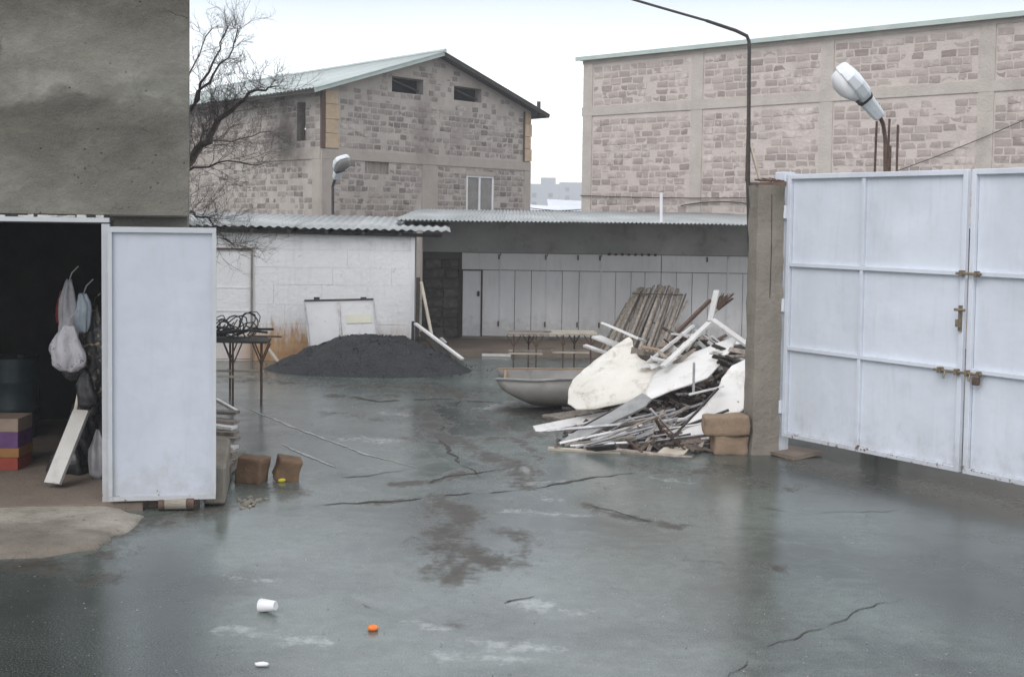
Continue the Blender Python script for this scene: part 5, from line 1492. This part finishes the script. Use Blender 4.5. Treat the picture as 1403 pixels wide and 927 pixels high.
for k in range(20):
    px_, py_ = rnd.uniform(880, 1018), rnd.uniform(466, 502)
    Y = 15.0 + (500 - py_) / 48 * 1.1 + rnd.uniform(-.1, .2); a = rnd.uniform(-.9, 1.0); L_ = rnd.uniform(14, 42)
    A_ = at(px_ - math.cos(a) * L_ / 2, py_ + math.sin(a) * L_ / 2, Y); B_ = at(px_ + math.cos(a) * L_ / 2, py_ - math.sin(a) * L_ / 2, Y + rnd.uniform(-.3, .3))
    w0, w1 = rnd.uniform(.04, .11), rnd.uniform(.02, .09); d_ = (B_ - A_).normalized(); sd_ = Matrix.Rotation(rnd.uniform(-.8, .8), 3, d_) @ d_.cross(Vector((0, -.8, .6))).normalized(); nn = d_.cross(sd_).normalized() * .012
    o4 = [A_ - sd_ * w0 / 2, A_ + sd_ * w0 / 2, (A_ + B_) / 2 + sd_ * (w0 + w1) * .27, B_ + sd_ * w1 / 2 + d_ * rnd.uniform(-.05, .06), B_ + d_ * rnd.uniform(-.06, .06), B_ - sd_ * w1 / 2, (A_ + B_) / 2 - sd_ * (w0 + w1) * .22]
    n_ = len(o4); m_ = rnd.choice(['wood_white', 'sheet_white', 'wood_grey', 'wood_grey', 'tuff_tan'])
    mb = MB(); mb.add([p - nn for p in o4] + [p + nn for p in o4], [list(range(n_)), list(range(2 * n_ - 1, n_ - 1, -1))] + [[i, i + n_, (i + 1) % n_ + n_, (i + 1) % n_] for i in range(n_)])
    tag(mb.build('broken_board', M[m_]), {'wood_white': 'flaking white', 'sheet_white': 'chalky white sheet', 'wood_grey': 'grey wooden', 'tuff_tan': 'brown'}[m_] + ' broken piece in the upper part of the scrap pile', 'scrap', GRP)
# rubble core under it
def rubble():
    rn = random.Random(9); mb = MB()
    def hgt(x, y):
        sy = .62 if y < 16.15 else .9
        c = math.exp(-((x - 2.4) / .85) ** 2) * math.exp(-((y - 16.15) / sy) ** 2) * 1.0
        c2 = math.exp(-((x - 1.75) / .75) ** 2) * math.exp(-((y - 14.1) / .8) ** 2) * .16
        return max(0, c + c2 - .05)
    nx, ny = 60, 70; X0, X1, Y0, Y1 = .3, 3.0, 13.2, 17.6
    for j in range(ny + 1):
        for i in range(nx + 1):
            x, y = X0 + (X1 - X0) * i / nx, Y0 + (Y1 - Y0) * j / ny
            mb.v.append(Vector((x, y, hgt(x, y) + .05 * mnoise.noise(Vector((x * 6, y * 6, 2))) * min(1, hgt(x, y) * 5) - .012)))
    for j in range(ny):
        for i in range(nx):
            a = j * (nx + 1) + i; mb.f.append([a, a + 1, a + nx + 2, a + nx + 1])
    for k_ in range(1300):
        x, y = (rn.gauss(2.2, .5), rn.gauss(16.0, .5)) if k_ < 950 else (rn.gauss(1.75, .5), rn.gauss(14.0, .4))
        if not (.5 < x < 2.85 and 13.3 < y < 17.4): continue
        z = hgt(x, y)
        L_, w_, t_ = rn.uniform(.04, .28), rn.uniform(.02, .08), rn.uniform(.01, .04)
        m = Matrix.Translation((x, y, z + rn.uniform(0, .05))) @ Matrix.Rotation(rn.uniform(0, 6.3), 4, 'Z') @ Matrix.Rotation(rn.uniform(-.5, .5), 4, 'Y') @ Matrix.Rotation(rn.uniform(-.6, .6), 4, 'X')
        c = [m @ Vector((sx_ * L_ / 2, sy_ * w_ / 2, sz_ * t_ / 2)) for sz_ in (-1, 1) for sx_, sy_ in ((-1, -1), (1, -1), (1, 1), (-1, 1))]
        mb.quadbox(c)
    t = MT('mixed_rubble')
    r = t.attr('rnd')
    t.inp('Base Color', t.ramp(r, [(0, (0.05, 0.04, 0.035)), (.35, (0.12, 0.095, 0.08)), (.6, (0.22, 0.16, 0.13)), (.8, (0.32, 0.28, 0.25)), (1, (0.6, 0.57, 0.54))])); t.inp('Roughness', .8)
    o = mb.build('rubble', t.m, None, kind='stuff', fix=False)
    nf = len(o.data.polygons); g = nx * ny
    val = [.12] * g
    for k in range((nf - g) // 6): val += [rn.random()] * 6
    a = o.data.attributes.new('rnd', 'FLOAT', 'FACE'); a.data.foreach_set('value', val[:nf])
    o['label'] = 'broken bits of board and rubble forming the core of the scrap pile'
rubble()

# ------------------------------------------------------------------ stone blocks
def stone(mat, sx_, sy_, sz_, loc, rot, label, group, seed, jag=.016):
    bm = bmesh.new(); bmesh.ops.create_cube(bm, size=1)
    bmesh.ops.subdivide_edges(bm, edges=bm.edges[:], cuts=9, use_grid_fill=True)
    for v in bm.verts:
        p = Vector((v.co.x * sx_, v.co.y * sy_, v.co.z * sz_))
        # rounded, chipped arrises
        rr = .022 * max(sx_, sz_) / .3
        q_ = Vector((max(-sx_ / 2 + rr, min(sx_ / 2 - rr, p.x)), max(-sy_ / 2 + rr, min(sy_ / 2 - rr, p.y)), max(-sz_ / 2 + rr, min(sz_ / 2 - rr, p.z))))
        d = p - q_
        if d.length > 1e-6: p = q_ + d.normalized() * min(d.length, rr * 1.02)
        nd = p.normalized()
        p += nd * (jag * 1.5 * mnoise.noise(p * 7 + Vector((seed, 0, 0))) + jag * .5 * mnoise.noise(p * 24 + Vector((0, seed, 0))))
        v.co = p
    me = bpy.data.meshes.new('stone_block'); bm.to_mesh(me); bm.free(); me.materials.append(mat); me.shade_smooth()
    o = bpy.data.objects.new('stone_block', me); COL.objects.link(o); o.location = loc; o.rotation_euler = rot
    return tag(o, label, 'stone block', group)
g1, g2 = gr(343, 662), gr(391, 660)
stone(M['tuff'], .25, .22, .25, g1 + Vector((0, .1, .115)), (0, R(3), R(-14)), 'left brown tuff block on the wet ground beside the open door', 'brown tuff blocks on the ground', 1)
stone(M['tuff'], .23, .20, .21, g2 + Vector((0, .1, .11)), (R(8), R(14), R(22)), 'right brown tuff block, tilted, with a yellow scrap before it', 'brown tuff blocks on the ground', 5)
b1 = gr(998, 623)
stone(M['tuff_tan'], .38, .24, .22, b1 + Vector((.02, .12, .10)), (0, R(2), R(6)), 'lower tan stone block at the foot of the concrete pillar', 'tan blocks stacked by the pillar', 3)
stone(M['tuff_tan'], .48, .25, .22, b1 + Vector((-.02, .10, .315)), (0, R(-2), R(-4)), 'upper tan stone block lying on the other by the pillar', 'tan blocks stacked by the pillar', 8)

# ------------------------------------------------------------------ litter on the ground
def cup():
    g = gr(367, 838)
    mb = MB(); n = 20
    def ring(r, x): return [(x, math.cos(2 * math.pi * k / n) * r, math.sin(2 * math.pi * k / n) * r) for k in range(n)]
    mb.loft([ring(.042, .055), ring(.044, .052), ring(.030, -.055), ring(.028, -.057)], cap=False)
    mb.loft([ring(.028, -.057), ring(.001, -.055)], cap=False)
    mb.loft([ring(.041, .055), ring(.027, -.05), ring(.001, -.05)], cap=False)
    o = mb.build('paper_cup', M['white'], None, smooth=True, fix=False)
    o.location = g + Vector((0, 0, .042)); o.rotation_euler = (0, R(6), R(160))
    tag(o, 'crumpled white paper cup lying on its side on the wet ground', 'cup')
cup()
def scrap(px, py, sx_, sy_, sz_, mat, label, cat, seed, rz=0, name='litter_scrap'):
    g = gr(px, py); mb = MB()
    rn = random.Random(seed); rings = []
    for z, k in ((0, .75), (.35, 1), (.75, .9), (1, .5)):
        rings.append([(math.cos(2 * math.pi * i / 10) * sx_ * k * rn.uniform(.8, 1.1), math.sin(2 * math.pi * i / 10) * sy_ * k * rn.uniform(.8, 1.1), z * sz_ + rn.uniform(0, .004)) for i in range(10)])
    o = mb.loft(rings).build(name, mat, None, smooth=True); o.location = g; o.rotation_euler.z = rz
    return tag(o, label, cat)
scrap(511, 863, .036, .03, .032, M['orange'], 'small orange peel lying on the wet ground', 'peel', 2, name='orange_peel')
scrap(359, 912, .045, .022, .022, M['white'], 'flat white scrap of paper near the bottom of the photo', 'paper', 4, name='paper_scrap')
scrap(385, 660, .045, .025, .035, M['yellow'], 'small crumpled yellow wrapper against the tilted brown block', 'wrapper', 6, name='wrapper')
can = thing('tin_can', 'battered white tin can with rusty ends under the open metal door', 'can', gr(236, 703) + Vector((0, .1, .06)))
MB().tube([(-.09, 0, 0), (.09, .02, 0)], .05, 14).build('can_body', M['conc_pale'], can, smooth=False)
MB().tube([(.091, .02, 0), (.15, .03, 0)], .052, 14).build('rusty_end', M['rust'], can)
MB().tube([(-.14, -.01, 0), (-.091, 0, 0)], .052, 14).build('rusty_end', M['rust'], can)
# stacked boards behind the door end and rubble by the plinth
for k in range(9):
    y = 560 + k * 9; Yd = 12.6 - k * .12
    tag(MB().bar(at(262, y + rnd.uniform(-3, 3), Yd), at(326 - rnd.uniform(0, 10), y + 6 + rnd.uniform(-2, 4), Yd - .1), .14, .028).build('stacked_board', M['wood_white' if k in (2, 5) else 'wood_grey']),
        'old board in the loose stack behind the open metal door', 'board', 'boards stacked behind the open door')
tag(MB().bar(at(296, 547, 13.2), at(324, 563, 13.0), .04, .03).build('white_batten', M['wood_white']), 'white batten end sticking out above the board stack by the open door', 'batten')
mb = MB(); mb.box(-.32, .12, -.35, .35, 0, at(300, 640, 11.6).z - .02, .02)
o = mb.build('stone_footing', M['conc']); o.location = (at(300, 600, 11.9).x, 12.1, 0); tag(o, 'rough grey footing stone carrying the board stack by the door', 'stone')
FR = 'broken concrete bits beside the door corner'
for k in range(12):
    px_, py_ = rnd.uniform(325, 375), rnd.uniform(680, 698)
    s_ = rnd.uniform(.018, .05)
    o = stone(M['conc'], s_ * 1.5, s_, s_ * .7, gr(px_, py_) + Vector((0, 0, s_ * .25)), (rnd.uniform(-.4, .4), rnd.uniform(-.4, .4), rnd.uniform(0, 3)), 'broken bit of pale concrete by the plinth below the door corner', FR, k, .012)
    o.name = 'concrete_chunk'; o['category'] = 'rubble'
# pebbles and chips over the yard
pb = MB(); rn = random.Random(4)
for _ in range(900):
    px_, py_ = rn.uniform(-20, 1420), 560 + (927 - 560) * rn.random() ** .8
    if px_ < 330 and py_ < 770: continue
    g = gr(px_, py_); s_ = rn.uniform(.003, .009) * (1.6 if rn.random() < .05 else 1)
    pts = [g + Vector((rn.uniform(-s_, s_), rn.uniform(-s_, s_), rn.uniform(0, s_ * .9))) for _ in range(4)]
    pb.add(pts, [(0, 1, 2), (0, 2, 3), (0, 3, 1), (1, 3, 2)])
pb.build('pebbles', simple('mixed_pebbles', (0.05, 0.05, 0.05), (0.45, 0.43, 0.40), 3, .7, 0), None, kind='stuff', fix=False)

# ------------------------------------------------------------------ things inside the garage bay
def bag(name, px, py0, py1, wpx, Y, mat, label, seed, squash=.45, strap=True, shape=None, cat='bag'):
    top, bot = at(px, py0, Y), at(px, py1, Y); H_ = top.z - bot.z; w = wpx * Y / F / 2
    t = thing(name, label, cat, (top.x, Y, bot.z))
    rn = random.Random(seed); rings = []; n = 18
    prof = shape or ((0, .45), (.08, .9), (.3, 1.0), (.6, .85), (.85, .45), (1, .16))
    n = 30; ph = rn.uniform(0, 6); pr = []
    for (u0, k0), (u1, k1) in zip(prof[:-1], prof[1:]):
        pr += [(u0 + (u1 - u0) * q_ / 4, k0 + (k1 - k0) * q_ / 4) for q_ in range(4)]
    pr.append(prof[-1])
    for u, k in pr:
        ring = []
        for i in range(n):
            th = 2 * math.pi * i / n
            fold = .20 * math.sin(4 * th + ph + 2.5 * u) * (.4 + u) + .28 * mnoise.noise(Vector((math.cos(th) * 1.6, math.sin(th) * 1.6 + u * 2.6, seed))) + .12 * mnoise.noise(Vector((math.cos(th) * 5, math.sin(th) * 5 + u * 9, seed)))
            ring.append(Vector((math.cos(th) * w * k * (1 + fold) + .25 * w * mnoise.noise(Vector((u * 2.2, seed, 0))), math.sin(th) * w * squash * k * (1 + fold * 1.3), u * H_ + .05 * H_ * mnoise.noise(Vector((math.cos(th), math.sin(th), seed + 5))))))
        rings.append(ring)
    MB().loft(rings).build('bag_body', mat, t, smooth=True)
    if strap: MB().tube([(0, 0, H_ * .97), (.03, .0, H_ + .07), (.09, .0, H_ + .13)], .006, 6).build('strap', mat, t)
    return t
bag('hanging_bag', 94, 384, 470, 30, 11.35, M['bag_white'], 'thin white plastic bag hanging highest in the garage bay', 1, shape=((0, .5), (.1, .95), (.4, .9), (.7, .6), (1, .25)))
for k_, (bx, b0_, b1_, bw, by_) in enumerate(((104, 425, 520, 38, 11.7), (128, 470, 575, 34, 11.75), (112, 540, 640, 44, 11.9))):
    bag('hanging_bag', bx, b0_, b1_, bw, by_, M['bag_black'], ('dull black bag hanging behind the printed white bag', 'dull black bag hanging behind the black and gold bag', 'long black sack slumped behind the leaning plank')[k_], 20 + k_, squash=.6, strap=False)
o = bag('hanging_bag', 84, 398, 445, 14, 11.42, M['red'], 'small red cloth bundle hanging left of the thin white bag', 7, strap=False, cat='cloth')
bag('hanging_bag', 114, 402, 455, 26, 11.2, M['bag_blue'], 'pale blue folded bag hanging beside the jamb in the garage bay', 2, shape=((0, .35), (.2, .7), (.5, .8), (.8, .55), (1, .35)))
bag('hanging_bag', 127, 418, 545, 40, 11.3, M['bag_gold'], 'black and gold glossy bag hanging against the door jamb', 3, shape=((0, .35), (.15, .75), (.4, 1), (.75, .8), (1, .35)))
bag('hanging_bag', 93, 445, 508, 46, 11.1, M['bag_print'], 'white bag with dark print hanging lowest of the bags', 4, shape=((0, .5), (.12, .9), (.45, 1), (.8, .6), (1, .3)))
bag('hanging_bag', 118, 505, 560, 30, 11.25, M['bag_black'], 'dull black bag hanging under the printed white bag', 5, strap=False)
bag('rubbish_sack', 100, 592, 662, 62, 11.6, M['bag_black'], 'black rubbish sack on the garage floor behind the white plank', 6, squash=.8, strap=False)
bag('white_sack', 134, 588, 655, 26, 11.3, M['bag_white'], 'dirty white sack standing behind the door jamb', 8, squash=.8, strap=False)
stick('leaning_plank', (112, 562, 11.2), (72, 662, 10.85), .17, .03, M['plank_dull'], 'white plank leaning inside the garage bay with its foot on the floor', 'plank', twist=0)
stick('tool_handle', (110, 528, 11.3), (98, 590, 11.25), .035, .035, M['wood_pale'], 'brown wooden tool handle hanging behind the white plank', 'handle', round_=True)
g0 = at(18, 640, 11.9)
for k, (h0_, h1_, m_, nm, lab) in enumerate(((.07, .19, 'red_card', 'carton', 'red lowest carton of the stack in the garage bay'), (.192, .28, 'amber', 'carton', 'amber carton, second from the floor in the garage stack'),
                                            (.282, .43, 'purple', 'carton', 'purple carton in the middle of the garage stack'), (.432, .56, 'cream_box', 'carton', 'cream topmost carton of the garage stack'))):
    w_ = .17 + rnd.uniform(-.008, .008)
    o = MB().box(-w_ - .15, w_, -.15, .2, h0_, h1_, .003).build('carton', M[m_], None, bevel=.004)
    o.location = (g0.x, 11.75, 0); tag(o, lab, 'carton', 'cartons stacked in the garage bay')
dr = thing('drum', 'dark teal drum standing behind the cartons in the garage bay', 'drum', (at(20, 560, 13.4).x, 13.4, .07))
MB().lathe([(.24, 0), (.25, .02), (.25, .3), (.262, .32), (.25, .34), (.25, .6), (.262, .62), (.25, .64), (.25, .86), (.24, .88), (.23, .865)], n=22).build('drum_body', M['drum'], dr, smooth=True)
MB().lathe([(.04, .866), (.04, .90), (.03, .905)], c=(.1, -.08, 0), n=10).build('drum_cap', M['black'], dr)

# ------------------------------------------------------------------ thin damp air (swallows the far blocks)
def haze():
    mb = MB(); mb.box(-160, 160, -30, 490, -1.0, 19)
    o = mb.build('haze', bpy.data.materials.new('haze_air')); m = o.data.materials[0]; m.use_nodes = True
    nt_ = m.node_tree; nt_.nodes.clear()
    ou = nt_.nodes.new('ShaderNodeOutputMaterial'); v = nt_.nodes.new('ShaderNodeVolumePrincipled')
    v.inputs['Color'].default_value = (.93, .95, 1, 1); v.inputs['Density'].default_value = HAZE; v.inputs['Anisotropy'].default_value = .2
    nt_.links.new(v.outputs[0], ou.inputs['Volume']); o['kind'] = 'stuff'
HAZE = 0.0016
haze()
